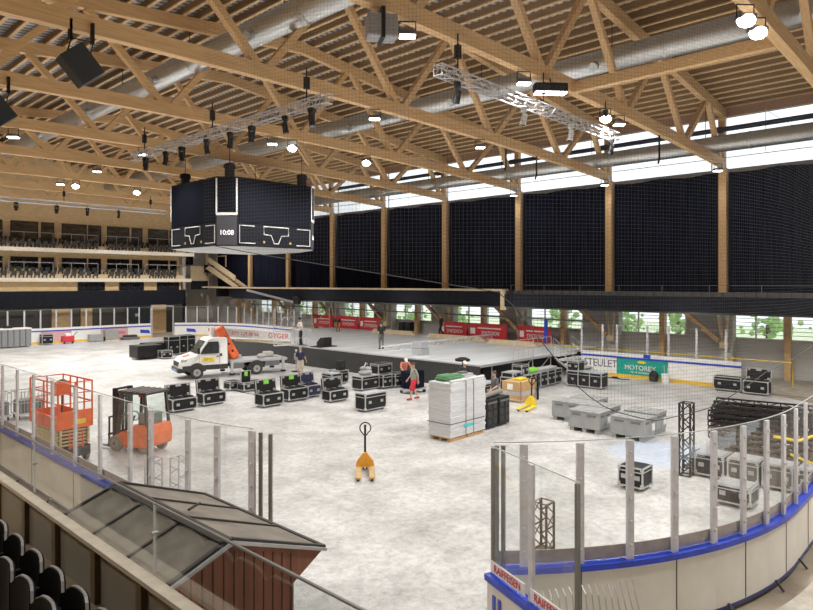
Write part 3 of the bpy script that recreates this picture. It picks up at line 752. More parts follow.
    MB().bbox(-.6,.6,-.2,.2,-.45,-.12,.06).build('hood', black, t); MB().box(-.55,.55,-.17,.17,-.49,-.44).build('underside', lens, t); MB().box(-.02,.02,-.02,.02,-.15,.05).build('bracket', black, t)
    # hanging loudspeakers
    for lb, loc, rot, s in (('big tilted black loudspeaker hanging under a truss at upper left', (6.75,TY[3]-.25,11.55), (.42,.0,-.35), 1.), ('black loudspeaker cut by the left picture edge', (6.55,TY[4]-.25,11.55), (.42,.0,-.35), 1.)):
        t = T('hanging_loudspeaker', lb, 'loudspeaker', loc)
        c = MB().bbox(-.36,.36,-.32,.32,-.46,.46,.015).build('cabinet', M('speaker_black', (.012,.013,.016), .6), t)
        c.rotation_euler = (Matrix.Rotation(-.56,3,Vector((.7311,.6823,0))) @ Matrix.Rotation(.45,3,Vector((.6823,-.7311,0))) @ Matrix.Rotation(-.82+.55,3,'Z')).to_euler()
        MB().box(-.34,.34,-.335,-.32,-.44,.44).build('grille', M('speaker_grille', (.02,.024,.03), .8), c)
        m = MB(); m.tube([(-.3,.2,.25),(-.2,.1,.75),(.35,0,.75),(.25,0,.3)],.025,6); m.box(-.24,-.16,.1,.25,.7,1.3); m.box(.31,.39,.0,.15,.7,1.3)
        m.build('bracket', black, t)
    # dark vertical drop bars seen between the trusses
    for i, (x, y, z0, z1) in enumerate(((30.5,TY[2],11.2,12.6),(31.0,TY[3],11.3,12.6),(28.,TY[3],11.4,12.5))):
        tag(MB().tube([(x,y,z1),(x,y,z0+.25),(x-.12,y,z0)],.05,6).build('hanging_hook', black), 'dark hanging hook bar under a truss near the clerestory, %s one' % ORD[i], 'hook', 'dark hook bars')
build_services()
def build_fill_lights():
    # added fill spots without fittings, plus upward spots imitating light off the ice
    for x, y in ((8,4.8),(3,4.8),(14,-2.2),(20,-2.2),(27,-2.2),(33,4.8),(1,12),(-3,20),(-3,9),(35,60),(27,60),(18,60)):
        l = bpy.data.lights.new('fill_spot', 'SPOT'); l.energy = (1900 if x < 2 else 3000) if y < 0 or y > 50 or x < 2 else 1300; l.spot_size = 2.7; l.spot_blend = .6; l.shadow_soft_size = .3; l.color = (1,.95,.88)
        o = bpy.data.objects.new('fill_spot', l); col.objects.link(o); o.location = (x,y,11.9)
    for x in (6,14,22,30,37):
        for y in (2,13,24,35,46,57):
            l = bpy.data.lights.new('bounce_fill', 'SPOT'); l.energy = 700; l.spot_size = 2.9; l.spot_blend = .8; l.shadow_soft_size = 2.; l.color = (1,.96,.89)
            o = bpy.data.objects.new('bounce_fill', l); col.objects.link(o); o.location = (x,y,2.6); o.rotation_euler = (PI,0,0)
build_fill_lights()

# ================================================================ SCOREBOARD
def build_scoreboard():
    cx, cy = 20.8, 32.5; a = 3.22; c = .77; z0, z1 = 7.45, 11.1
    t = T('scoreboard_cube', 'black octagonal video scoreboard cube with clock reading 10:08', 'scoreboard', (cx,cy,0))
    octo = [(-a+c,-a),(a-c,-a),(a,-a+c),(a,a-c),(a-c,a),(-a+c,a),(-a,a-c),(-a,-a+c)]
    MB().prism(octo, z0, z1, 'z').build('housing', housing, t)
    o2 = [(x*.8,y*.8) for x, y in octo]; m = MB()
    m.add([(x,y,z0-.01) for x, y in octo]+[(x,y,z0-.14) for x, y in o2], [tuple(range(8,16))]+[(i,(i+1)%8,(i+1)%8+8,i+8) for i in range(8)])
    m.build('soffit', M('soffit_grey', (.42,.42,.42), .6), t)
    def face(n, w, off):
        m4 = face_mat((n[0]*off, n[1]*off, 0), (n[0],n[1],0)); return m4
    for n in ((0,-1),(-1,0),(1,0),(0,1)):
        m4 = face(n, 2*(a-c), a+.012)
        w = a-c-.12
        s = MB().box(-w,w,9.05,10.95,0,.02); s = MB(); s.box(-w,w,8.72,z1-.12,0,.03); o = s.build('video_screen', screen, t); o.matrix_local = m4
        s = MB(); r = .022; y0, y1 = 7.62, 8.55
        s.tube([(-w+.9,y1,.02),(-w,y1,.02),(-w,y0,.02),(-w+.95,y0,.02)], r, 6); s.tube([(w-.9,y1,.02),(w,y1,.02),(w,y0,.02),(w-.95,y0,.02)], r, 6)
        yb, yt = 7.66, 8.57
        s.tube([(-.82,yt,.02),(.82,yt,.02),(.82,8.14,.02),(.34,8.1,.02),(.14,yb,.02),(-.14,yb,.02),(-.34,8.1,.02),(-.82,8.14,.02)], r, 6, closed=True)
        o = s.build('outline_marks', whited, t); o.matrix_local = m4
        s = MB(); s.cyl((-.8,7.72,0),(-.8,7.72,.03),.07,10).cyl((.95,7.72,0),(.95,7.72,.03),.07,10); o = s.build('round_badges', M('badge_gold', (.45,.30,.08), .4), t); o.matrix_local = m4
    k = 1/math.sqrt(2)
    for n in ((-k,-k),(k,-k),(-k,k)):
        off = (a-c/2)*math.sqrt(2)*1.0
        m4 = face_mat((n[0]*(off+.01), n[1]*(off+.01), 0), (n[0],n[1],0)); w = c*k
        s = MB(); s.box(-w+.08,w-.08,9.22,z1-.1,0,.02); o = s.build('corner_screen', screen, t); o.matrix_local = m4
        s = MB(); s.box(-w-.02,-w+.05,9.12,z1-.1,0,.04).box(w-.05,w+.02,9.12,z1-.1,0,.04).box(-w,w,9.06,9.2,0,.04); o = s.build('white_trim', whited, t); o.matrix_local = m4
        s = MB(); s.box(-w+.02,w-.02,7.5,9.04,0,.015); o = s.build('clock_panel', M('clock_panel', (.045,.047,.06), .6), t); o.matrix_local = m4
        text('10:08', .36, digit, t, m4 @ Matrix.Translation((0,8.14,.03)), name='clock_digits', sx=.95)
    for x, y in ((-2.4,-2.4),(2.4,-2.4),(-2.4,2.4),(2.4,2.4)):
        h = MB(); h.bbox(x-.2,x+.2,y-.2,y+.2,z1+.05,z1+.8,.04).bbox(x-.3,x+.3,y-.12,y+.12,z1+.5,z1+.75,.03); hh = h.build('chain_hoist', black, t)
        MB().cyl((x,y,z1+.8),(x,y,13.0),.02,6).build('chain', black, hh)
build_scoreboard()

# ================================================================ STAGE
SZ = 1.28
def build_stage():
    t = T('stage', 'large low stage with grey deck and black skirt in front of the stand', 'stage', (26.3,19.4,0))
    lx, ly = 13.0, 27.0
    MB().box(.02,lx,.02,ly,SZ-.12,SZ).build('deck', stagem, t)
    m = MB(); n = 130; vs = []
    for k in range(n+1):
        y = ly*k/n; x = .01*math.sin(k*2.1)-.01; vs += [(x,y,0),(x,y,SZ-.02)]
    m.add(vs, [(2*k,2*k+2,2*k+3,2*k+1) for k in range(n)])
    m.build('skirt', skirtm, t, smooth=True)
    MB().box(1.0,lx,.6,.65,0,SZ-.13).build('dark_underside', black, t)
    MB().box(.0,lx,0,.04,SZ-.12,SZ+.01).box(-.02,.04,0,ly,SZ-.06,SZ+.01).build('edge_profile', alug, t)
    m = MB()
    for x in (1.3,3.3,5.3,7.3): m.cyl((x,.2,0),(x,.2,SZ-.12),.03,8)
    for x in (3.3,5.3): m.cyl((x,.2,.05),(x+1.9,.2,SZ-.15),.025,6)
    m.build('scaffold_legs', alu, t)
    m = MB()
    for x in (3.2,5.2,7.2,): m.cyl((x,.1,SZ),(x,.1,SZ+1.05),.025,6)
    m.cyl((3.2,.1,SZ+1.05),(7.2,.1,SZ+1.05),.022,6).cyl((3.2,.1,SZ+.55),(7.2,.1,SZ+.55),.02,6)
    for k in range(9): m.cyl((3.2+k*.5,.1,SZ+.1),(3.2+k*.5,.1,SZ+1.05),.008,4)
    m.build('guard_rail', alug, t)
    # stairs down at the far right corner
    st = T('stage_stairs', 'grey metal stairs with handrail at the right end of the stage', 'stairs', (33.6,19.4,0))
    m = MB()
    for k in range(5): m.box(0,2.2,-.34-k*.36,-.0-k*.36,SZ-.13-k*.24,SZ-.01-k*.24)
    m.build('treads', M('tread_grey',(.70,.72,.74),.5), st)
    m = MB()
    for x in (.02,2.18): m.bar((x,-.05,SZ-.2),(x,-1.75,.02),.05,.12)
    m.build('stringers', alug, st)
    m = MB()
    for x in (0,2.2): m.tube([(x,0,SZ),(x,0,SZ+.95),(x,-1.7,.95),(x,-1.7,0)],.022,6); m.tube([(x,0,SZ+.5),(x,-1.7,.5)],.018,6)
    m.build('handrails', alu, st)
    tag(MB().cyl((38.3,22.7,SZ),(38.3,22.7,SZ+1.75),.13,10).build('blue_pole', blue), 'bright blue padded pole standing on the stage before the red banners', 'pole')
    # red banners on the wall behind the stage, lettered
    Y = [(23.3,26.0),(27.0,30.6),(30.8,33.6),(40.6,43.2),(43.4,46.6),(47,50.)]
    for i, (y0, y1) in enumerate(Y):
        b = T('red_banner', 'red banner with white lettering behind the stage, %s from the stage stairs' % ORD[i], 'banner', (39.95,y0,0), group='red banners behind the stage')
        MB().box(0,.03,0,y1-y0,1.22,2.38).build('cloth', red, b)
        MB().box(-.01,0,(y1-y0)*.82,(y1-y0)*.95,1.55,2.0).build('white_mark', whited, b)
        text('SYNTEXION', .42, whited, b, face_mat((-.02,(y1-y0)*.42,1.63),(-1,0,0)), sx=.72); MB().box(-.01,0,(y1-y0)*.15,(y1-y0)*.75,1.97,2.05).build('thin_white_line', whited, b)
    # aluminium truss lying on the stage, grey cube, wedge monitor
    t = T('stage_truss', 'long aluminium truss lying across the stage deck', 'truss', (27.4,27.5,SZ+.17))
    MB().lattice((0,0,0),(11.8,.5,0),.34,.036,.45).build('lattice', M('bright_alu',(.78,.79,.80),.5,.1), t)
    t = T('grey_stage_box', 'light grey two part box standing at the stage front edge', 'box', (27.9,24.9,SZ))
    MB().bbox(-.35,.35,-.35,.35,0,.4,.02).build('lower_box', caseg, t); MB().bbox(-.33,.33,-.33,.33,.42,.8,.02).build('upper_box', caseg, t)
    t = T('floor_monitor', 'black wedge floor monitor at the stage front edge', 'loudspeaker', (27.1,32.8,SZ))
    MB().prism([(-.4,.05),(.3,.05),(.3,.3),(-.1,.62),(-.4,.62)],-.35,.35,'x').build('cabinet', blackp, t); MB().box(-.75,.75,-.5,.5,0,.05).build('base_plate', black, t)
    # low truss frames on the stage at the back
    for i, (x, y, L) in enumerate(((37.6,36.5,5.),(37.0,29.5,5.5),(36.2,24.,4))):
        t = T('wood_plank_stack', 'pale timber planks lying at the back of the stage, %s from the stairs' % ['third','second','first'][i], 'planks', (x,y,SZ))
        for k in range(3): MB().box(-.15,.15,-L/2+k*.2,L/2-k*.1,.02+k*.11,.12+k*.11).build('plank', palew, t)
    for i, y in enumerate((35.6,36.3)):
        tag(MB().bbox(38.2,38.8,y-.28,y+.28,SZ,SZ+1.0,.03).cyl((38.2,y,SZ+.6),(38.18,y,SZ+.6),.2,12).build('black_loudspeaker', blackp), 'black box loudspeaker at the back of the stage, %s of two' % ['right','left'][i], 'loudspeaker')
    # scaffold frames at the far end of the stage
    t = T('scaffold_frame', 'thin silver scaffold frames standing at the far end of the stage', 'scaffold', (31,44,SZ))
    m = MB()
    for x in (0,2,4,6):
        m.cyl((x,0,0),(x,0,2.),.025,6)
        for z in (.5,1.,1.9): m.cyl((0,0,z),(6,0,z),.02,6)
        if x < 6: m.cyl((x,0,.5),(x+2,0,1.9),.018,6)
    m.build('tubes', alu, t)
    t = T('sloping_beam', 'pale metal beam sloping over a dark winch above the stage\'s far end', 'beam', (37.2,55,0))
    MB().bar((0,-6,3.6),(0,2.5,4.75),.12,.2).build('beam', alu, t); MB().bbox(-.2,.2,-6.4,-5.6,3.5,4.2,.05).build('winch', black, t)
    tag(MB().tube([(39.3,20,2.95),(39.3,38,3.05),(39.3,60,3.2)],.06,8).build('wall_pipe', M('pipe_grey',(.16,.18,.18),.5)), 'thin dark pipe crossing the louvred windows behind the stage', 'pipe')
build_stage()

# ================================================================ CASES
def case(name, label, x0, x1, yf, d, h, lid='closed', pm=casep, top=None, sticker=False, front='-y', group=None, div=1, cast=True, z=0, cat='flight case', rz=0):
    """front '-y': x0..x1 is width along X, yf = front face.  front '-x': (x0,x1) are Y range (right, left), yf = X of front face"""
    w = abs(x1-x0)
    if front == '-y': t = T(name, label, cat, ((x0+x1)/2, yf+d/2, z), rz, group)
    else: t = T(name, label, cat, (yf+d/2, (x0+x1)/2, z), -PI/2+rz, group)
    c = .12 if cast else .0; hw, hd = w/2, d/2; e = .035
    lh = h*.75 if lid == 'open' else h
    MB().box(-hw+.01,hw-.01,-hd+.01,hd-.01,c,h-.005).build('body', pm, t)
    m = MB()
    for zz in (c, h):
        for s in (-1,1): m.box(-hw,hw,s*hd-e/2,s*hd+e/2,zz-e,zz).box(s*hw-e/2,s*hw+e/2,-hd,hd,zz-e,zz)
    for sx in (-1,1):
        for sy in (-1,1): m.box(sx*hw-e/2,sx*hw+e/2,sy*hd-e/2,sy*hd+e/2,c-e,h)
    for k in range(1, div):
        xx = -hw+w*k/div; m.box(xx-e/2,xx+e/2,-hd-.012,-hd+.02,c,h)
    for sx in (-1,1):                                     # corner plates
        for zz in (c+.02,h-.06): m.box(sx*hw-.05*sx,sx*hw+sx*.022,-hd-.022,-hd+.05,zz-.03,zz+.05)
    m.build('edging', edgem, t)
    if lid == 'closed': MB().box(-hw-.005,hw+.005,-hd-.005,hd+.005,h*.78,h*.78+.025).build('lid_seam', edgem, t)
    for k in range(div):
        for f in ((.22,.78) if div == 1 else (.5,)):
            xx = -hw+w*(k+f)/div
            MB().box(xx-.07,xx+.07,-hd-.022,-hd,c+(h-c)*.35,c+(h-c)*.35+.11).build('latch', alu, t)
    if cast:
        for sx in (-1,1):
            for sy in (-1,1):
                q = MB(); q.cyl((sx*(hw-.1)-.02,sy*(hd-.1),.05),(sx*(hw-.1)+.02,sy*(hd-.1),.05),.05,10).box(sx*(hw-.1)-.03,sx*(hw-.1)+.03,sy*(hd-.1)-.04,sy*(hd-.1)+.04,.08,c); q.build('caster', rim, t)
    if top is not None: MB().box(-hw+.03,hw-.03,-hd+.03,hd-.03,h,h+.012).build('top_sheet', top, t)
    if lid == 'open':
        MB().box(-hw+.06,hw-.06,-hd+.06,hd-.06,h-.004,h+.004).build('foam_tray', foam, t)
        lh = max(.5, d*.85)
        L = MB().box(-hw+.01,hw-.01,-.12,.02,0,lh).build('lid', pm, t); L.location = (0,hd+.02,h); L.rotation_euler = (-.12,0,0)
        q = MB()
        for s in (-1,1): q.box(s*hw-e/2,s*hw+e/2,-.14,-.1,0,lh)
        q.box(-hw,hw,-.14,-.1,lh-e,lh).box(-hw,hw,-.14,-.1,0,e); q.build('lid_edging', edgem, L)
        q = MB()
        for fx in (-.8,.8):
            for fz in (.15,.85): q.box(fx*hw-.05,fx*hw+.05,-.145,-.12,lh*fz-.04,lh*fz+.04)
        q.build('lid_plates', alu, L)
        if sticker: MB().box(-.12,.14,-.15,-.125,lh*.62,lh*.98).build('lime_sticker', green, L)
        else: MB().box(-.12,.12,-.15,-.125,lh*.78,lh*.95).build('pale_label', alu, L)
        q = MB()
        for k in range(5):
            xx = -hw+.15+k*(w-.3)/4; q.bbox(xx-.09,xx+.09,-.12,.12,h-.02,h+.05+.03*(k % 2),.02)
        q.build('stowed_gear', black, t)
    return t
def build_cases():
    case('flight_case','open black flight case with upright lid directly behind the forklift',12.85,13.95,25.45,.65,.58,'open')
    case('flight_case','open black flight case with upright lid before the truck cab\'s front wheel',14.5,15.6,25.85,.65,.58,'open')
    case('flight_case','open black flight case with lime lid sticker, left end of the middle row',16.1,17.15,23.6,.65,.6,'open',sticker=True)
    case('flight_case','open black flight case with lime sticker on its lid, next to the blue case',17.7,18.8,23.9,.65,.6,'open',sticker=True)
    case('flight_case','narrow navy blue flight case between two open black cases',18.95,19.75,24.1,.65,.6,'open',pm=casen)
    case('flight_case','open black flight case with pale lid label, beside the navy blue case',18.85,19.95,22.35,.6,.55,'open')
    case('flight_case','small black flight case left of the lime stickered one behind the truck',17.45,18.05,28.5,.6,.5)
    t = case('flight_case','low black flight case with a lime stickered lid standing on it, beside the truck',17.75,18.9,27.7,.6,.5)
    l = T('case_lid','loose black case lid with lime sticker standing on the low case by the truck','case lid',(18.05,28.05,.5)); MB().box(-.27,.27,-.04,.04,0,.52).build('panel', casep, l); MB().box(-.08,.1,-.05,-.04,.28,.5).build('lime_sticker', green, l); MB().box(-.29,-.26,-.05,.05,0,.53).box(.26,.29,-.05,.05,0,.53).box(-.29,.29,-.05,.05,.52,.55).build('edging', edgem, l)
    case('flight_case','closed black flight case with grey top standing alone before the pallet jack',18.5,19.75,19.65,.62,.78,top=caseg)
    # row in front of the stage skirt
    case('flight_case','wide black flight case carrying the grey bundle before the stage skirt',21.95,23.15,23.55,.75,.75,top=caseg)
    case('flight_case','upright black flight case right of the wide one before the stage',23.2,23.85,23.3,.75,.75)
    case('flight_case','second upright black flight case right of the wide one before the stage',23.9,24.5,23.1,.75,.75)
    case('flight_case','third upright black flight case, beside the man in orange',24.55,25.05,22.9,.75,.75)
    case('flight_case','silver framed black case standing on top of the row before the stage',23.2,24.2,23.65,.6,.5,z=.76,cast=False)
    case('flight_case','grey topped flight case behind the open one, left of the grey bundle',21.7,22.4,25.6,.8,.72,top=caseg)
    case('flight_case','grey topped flight case furthest back beside the stage skirt',22.6,23.3,26.1,.8,.75,top=caseg)
    b = T('folded_bundle','bundle of pale grey folded cloth on the wide flight case','bundle',(22.5,23.9,.765)); MB().sph((0,0,.14),(.42,.3,.15)).sph((.15,.05,.3),(.3,.22,.12)).sph((-.15,0,.36),(.2,.15,.1)).build('cloth', M('grey_cloth',(.34,.35,.36),.9), b, smooth=True)
    MB().tube([(-.3,-.2,.45),(.05,0,.62),(.35,.2,.5)],.03,6).build('rolled_edge', alug, b)
    s = T('small_loudspeaker','small black loudspeaker on the grey topped case by the stage','loudspeaker',(22.9,26.3,.765)); MB().bbox(-.2,.2,-.2,.2,0,.5,.03).build('cabinet', blackp, s); MB().cyl((0,-.205,.3),(0,-.2,.3),.13,14).build('cone', rubber, s)
    # row in front of the right half of the stage
    rows = [(26.3,27.35,'black flight case at the left end of the row behind the cardboard crate'),(27.4,28.0,'black flight case second in the row behind the cardboard crate'),
            (28.05,28.95,'black flight case in the row directly right of the cardboard crate'),(29.05,29.75,'black flight case in the middle of the row below the stage rail'),
            (29.85,30.6,'black flight case second from the right end of the row below the stage rail'),(30.65,31.35,'black flight case at the right end of the row below the stage rail')]
    for i, (a, b_, lb) in enumerate(rows): case('flight_case', lb, a, b_, 17.4+.04*i, .75, .85, top=caseg, div=1 if b_-a < .8 else 2)
    case('flight_case','flat grey topped case lying on the row behind the grey T-shirt man',24.6,25.7,17.9,.8,.7,top=caseg)
    case('flight_case','flat silver edged case stacked left on the row below the stage',26.35,27.3,17.45,.65,.22,z=.865,cast=False,top=caseg)
    case('flight_case','tall silver framed open case on the row behind the crate',27.35,28.0,17.6,.55,.5,z=.865,cast=False)
    g = T('lime_cushion','bright lime green bag lying on the case row below the stage','bag',(28.5,17.75,.865)); MB().bbox(-.4,.4,-.22,.22,0,.25,.1).build('body', green, g, smooth=True); MB().tube([(-.2,-.1,.24),(0,-.12,.32),(.2,-.1,.24)],.02,6).build('strap', green, g)
    for i, (x, lb) in enumerate(((29.5,'grey flat bag on the case row, beside the lime green bag'),(30.4,'grey flat bag on the case row, furthest right'))):
        q = T('grey_bag', lb, 'bag', (x,17.8,.87)); MB().bbox(-.4,.4,-.25,.25,0,.14,.05).build('body', caseg, q, smooth=True); MB().tube([(-.15,0,.13),(0,0,.2),(.15,0,.13)],.015,6).build('handle', alug, q)
    # three in line near the stairs + one on top
    case('flight_case','long three bay black flight case with pale blue top near the stage stairs',16.9,14.95,30.65,.75,.85,front='-x',div=3,top=M('pale_blue_top',(.42,.52,.64),.5))
    case('flight_case','small black case on the end of the three bay case near the stairs',16.9,16.25,30.7,.65,.5,front='-x',z=.87,cast=False,top=caseg)
    # by the far boards
    case('flight_case','closed black flight case beside the far boards at the right',10.75,9.45,34.6,.6,.75,front='-x')
    case('flight_case','open black flight case with raised lid by the far boards at the right',9.3,8.2,34.4,.65,.7,front='-x',lid='open')
    # near right
    case('flight_case','small black flight case alone on the ice behind the near curve glass',7.5,6.85,16.4,.62,.62,front='-x')
    case('flight_case','silver topped flight case closest to the near curve glass',5.2,4.4,16.85,.7,.52,front='-x',top=alu)
    for i, (a, b_) in enumerate(((6.35,5.6),(5.5,4.75),(4.65,3.95),(3.85,3.2))):
        case('flight_case','silver edged flight case below the black truss pile, %s from the standing tower' % ORD[i], a, b_, 18.85+.05*i, .75, .68, front='-x', pm=casep if i == 0 else M('case_brown',(.10,.085,.065),.6), top=alu)
    # black boxes by the truck
    t = T('dolly_box','long low black box trolley at the left behind the truck','trolley',(20.9,45.5,0)); MB().bbox(-.9,.9,-.7,.7,.12,1.0,.02).build('body', blackp, t)
    for sx in (-1,1):
        for sy in (-1,1): MB().cyl((sx*.7-.03,sy*.5,.06),(sx*.7+.03,sy*.5,.06),.06,10).build('caster', rim, t)
    t = T('dolly_box','second low black box trolley, touching the tall black case','trolley',(22.3,46.9,0)); MB().bbox(-.9,.9,-.7,.7,.12,.98,.02).build('body', blackp, t)
    for sx in (-1,1):
        for sy in (-1,1): MB().cyl((sx*.7-.03,sy*.5,.06),(sx*.7+.03,sy*.5,.06),.06,10).build('caster', rim, t)
    case('flight_case','small silver edged case on the ice before the long black boxes',21.45,22.25,44.1,.6,.62)
    case('flight_case','tall silver edged black case behind the truck cab',22.8,23.7,45.8,.8,1.45)
    case('flight_case','second tall silver edged case partly hidden by the truck windscreen',23.9,25.2,46.2,.8,1.45,div=2)
    case('flight_case','silver edged black case by the far end boards near the ribbed panels',19.1,20.0,61.8,.7,.95)
build_cases()

# ================================================================ OTHER ICE OBJECTS
def build_objects():
    # --- grey pallet boxes with lids
    def palletbox(lb, xc, yc):
        t = T('pallet_box', lb, 'pallet box', (xc,yc,0)); hx, hy = .48, .61
        MB().bbox(-hx,hx,-hy,hy,.14,.72,.02).build('tub', tub, t)
        m = MB(); m.bbox(-hx-.015,hx+.015,-hy-.015,hy+.015,.72,.79,.02)
        for k in (-1,0,1): m.box(-.38,.38,k*.36-.1,k*.36+.1,.79,.805)
        m.build('lid', tub, t)
        for k in (-1,0,1): MB().box(-hx+.02,hx-.02,k*.5-.08,k*.5+.08,0,.14).build('skid', tub, t)
        m = MB()
        for k in (-1,1): m.box(-hx-.012,-hx+.01,k*.3-.17,k*.3+.17,.60,.67); m.box(k*.22-.15,k*.22+.15,-hy-.012,-hy+.01,.60,.67)
        m.build('slot_recess', tubd, t)
        m = MB()
        for k in (-1,0,1):
            m.box(-hx-.01,-hx+.01,k*.6-.02 if k else -.02,k*.6+.02 if k else .02,.16,.7)
        m.box(-.02,.02,-hy-.01,-hy+.01,.16,.7); m.build('ribs', tub, t)
        MB().box(.18,.42,-hy-.008,-hy,.3,.55).build('paper_label', whited, t)
    palletbox('grey lidded pallet box, front left corner of the group of six', 22.05,11.2)
    palletbox('grey lidded pallet box, front right one with white paper label', 22.05,9.55)
    palletbox('grey lidded pallet box behind the front left one', 23.2,11.35)
    palletbox('grey lidded pallet box at the far left of the group of six', 23.25,12.6)
    palletbox('grey lidded pallet box furthest back in the group of six', 24.4,12.45)
    palletbox('grey lidded pallet box behind the front right one', 23.35,9.65)
    # --- tall stack of light panels on pallets
    t = T('panel_stack','tall stack of light grey panels strapped on a wooden pallet','stack of panels',(17.0,13.82,0))
    rr = random.Random(3); z = .15
    for k in range(22):
        dx, dy = rr.uniform(-.02,.02), rr.uniform(-.02,.02); hgt = .088 if k < 19 else .07
        MB().box(dx+.02,2.05+dx,dy,1.0+dy,z,z+hgt-.006).build('panel', panelw, t); z += hgt
    m = MB()
    for x0 in (.05,1.05):
        for k in range(3): m.box(x0+.0,x0+.95,.05+k*.38,.17+k*.38,0,.1)
        for k in range(5): m.box(x0+k*.2,x0+k*.2+.13,.03,.97,.1,.14)
    m.build('pallet', card, t)
    m = MB(); zt = z+.005
    for x in (.85,1.3): m.box(x,x+.02,-.035,-.025,.12,zt); m.box(x,x+.02,-.03,1.03,zt,zt+.01)
    m.box(-.035,2.09,-.036,-.028,.62,.64).box(-.036,-.028,-.03,1.03,.62,.64); m.build('strap', black, t)
    MB().box(.75,1.25,-.045,-.036,.42,.52).build('turquoise_label', M('turquoise',(.05,.55,.58),.5), t)
    ZT = z+.01
    g = T('folded_tarp','folded green tarpaulin on top of the panel stack','tarpaulin',(17.75,14.45,ZT)); MB().bbox(-.55,.6,-.25,.25,0,.12,.05).bbox(-.5,.1,-.2,.22,.1,.2,.05).build('sheet', tarp, g, smooth=True); MB().bbox(.1,.5,-.18,.12,.1,.17,.03).build('fold', tarp, g, smooth=True)
    g = T('grey_panel_offcut','grey flat sheets lying behind the green tarpaulin on the stack','sheet',(18.55,14.5,ZT)); MB().box(-.4,.45,-.3,.3,0,.05).box(-.3,.4,-.2,.3,.05,.12).build('sheet', caseg, g); MB().box(-.2,.2,-.1,.1,.12,.2).build('block', tubd, g)
    MBt = MB().cyl((17.03,13.86,ZT+.05),(19.0,13.86,ZT+.05),.045,10); tag(MBt.build('rolled_sheet', panelw), 'light grey roll lying along the front edge of the panel stack', 'roll')
    # --- black speaker bins right of the stack
    for i, (x, lb) in enumerate(((19.75,'tall black louvred road bin touching the panel stack'),(20.55,'tall black louvred road bin furthest right of the panel stack'))):
        b = T('road_bin', lb, 'bin', (x,14.35,0)); MB().bbox(-.36,.36,-.35,.35,.06,1.12,.03).build('body', blackp, b)
        m = MB()
        for k in range(3):
            for s in (-1,1): m.box(s*.17-.11,s*.17+.11,-.362,-.35,.2+k*.28,.4+k*.28)
        m.build('recess', rubber, b)
        MB().box(-.3,.3,-.375,-.35,.95,1.02).build('handle', tubd, b)
        for sx in (-1,1): MB().cyl((sx*.28-.03,-.2,.06),(sx*.28+.03,-.2,.06),.06,10).build('caster', rim, b)
    tag(MB().cyl((19.3,14.2,1.22),(21.0,14.5,1.22),.1,14).build('carpet_roll', M('roll_grey',(.22,.21,.19),.8)), 'grey roll lying across the two black road bins', 'roll')
    # --- cardboard crate on pallet
    c = T('cardboard_crate','brown cardboard crate on a pallet beside the yellow pallet jack','crate',(25.4,16.5,0)); MB().bbox(-.65,.65,-.5,.5,.14,.95,.01).build('carton', card, c)
    m = MB()
    for k in (-1,0,1): m.box(k*.5-.06,k*.5+.06,-.5,.5,0,.1)
    m.box(-.65,.65,-.5,.5,.1,.14); m.build('pallet', palew, c)
    MB().box(-.66,.66,-.505,.505,.32,.5).build('grey_band', caseg, c); MB().box(-.675,-.66,-.1,.2,.58,.85).build('white_label', whited, c)
    MB().box(-.64,-.60,-.52,-.48,.1,1.0).box(.60,.64,-.52,-.48,.1,1.0).build('corner_guard', redwood, c)
    tag(MB().bbox(25.2,25.8,16.3,16.7,.955,1.05,.03).build('yellow_cloth', ylw), 'yellow folded cloth on top of the cardboard crate', 'cloth')
    tag(MB().bbox(26.12,26.2,15.9,16.0,0,1.15,.01).build('black_prop', black), 'thin black upright prop beside the cardboard crate', 'prop')
    # --- pallet jacks
    def jack(lb, loc, rz, mt, fm):
        t = T('pallet_jack', lb, 'pallet jack', loc, rz)       # forks point to -y
        for s in (-1,1):
            f = MB().bbox(s*.19-.08,s*.19+.08,-1.0,.12,.08,.14,.015).build('fork', fm, t); MB().cyl((s*.19-.04,-.9,.045),(s*.19+.04,-.9,.045),.042,12).build('roller', rubber, f)
        MB().prism([(-.28,.1),(.28,.1),(.24,.28),(.05,.52),(-.05,.52),(-.24,.28)],.08,.2,'y').build('hood', mt, t)
        MB().cyl((0,.22,.1),(0,.22,.5),.05,10).build('pump', mt, t)
        for s in (-1,1): MB().cyl((s*.05-.03,.25,.09),(s*.05+.03,.25,.09),.09,14).build('steer_wheel', rubber, t)
        h = MB().tube([(0,.24,.45),(0,.32,1.3)],.034,8).build('drawbar', black, t)
        loop = [(.17*math.sin(a)*(1 if abs(a) < 2.2 else .9), .33+.02*math.cos(a), 1.2+.16*math.cos(a)-(.05 if math.cos(a) < -.9 else 0)) for a in [2*PI*k/20 for k in range(20)]]
        MB().tube(loop,.02,6,closed=True).tube([(0,.32,1.04),(0,.33,1.3)],.014,6).build('grip_loop', black, h)
    jack('orange pallet jack standing alone on the open ice', (12.73,13.53,0), -.753, M('jack_orange',(.72,.30,.02),.5), M('fork_worn',(.50,.33,.12),.6))
    jack('bright yellow pallet jack beside the cardboard crate', (24.1,15.1,0), -1.35, ylw, ylw)
    # --- vertical black truss tower, truss pile
    t = T('truss_tower','dark vertical truss tower standing on the ice near the truss pile','truss',(18.75,6.55,0))
    MB().lattice((0,0,.02),(0,0,2.08),.3,.03,.3).build('tower', M('dark_truss',(.014,.011,.011),.5,.3), t)
    MB().lattice((.2,.05,.3),(1.5,.0,.3),.28,.03,.28).build('foot_outrigger', MATS['dark_truss'], t)
    rr = random.Random(5)
    dirv = Vector((.55,-2.95,0)).normalized(); per = Vector((-dirv.y,dirv.x,0))
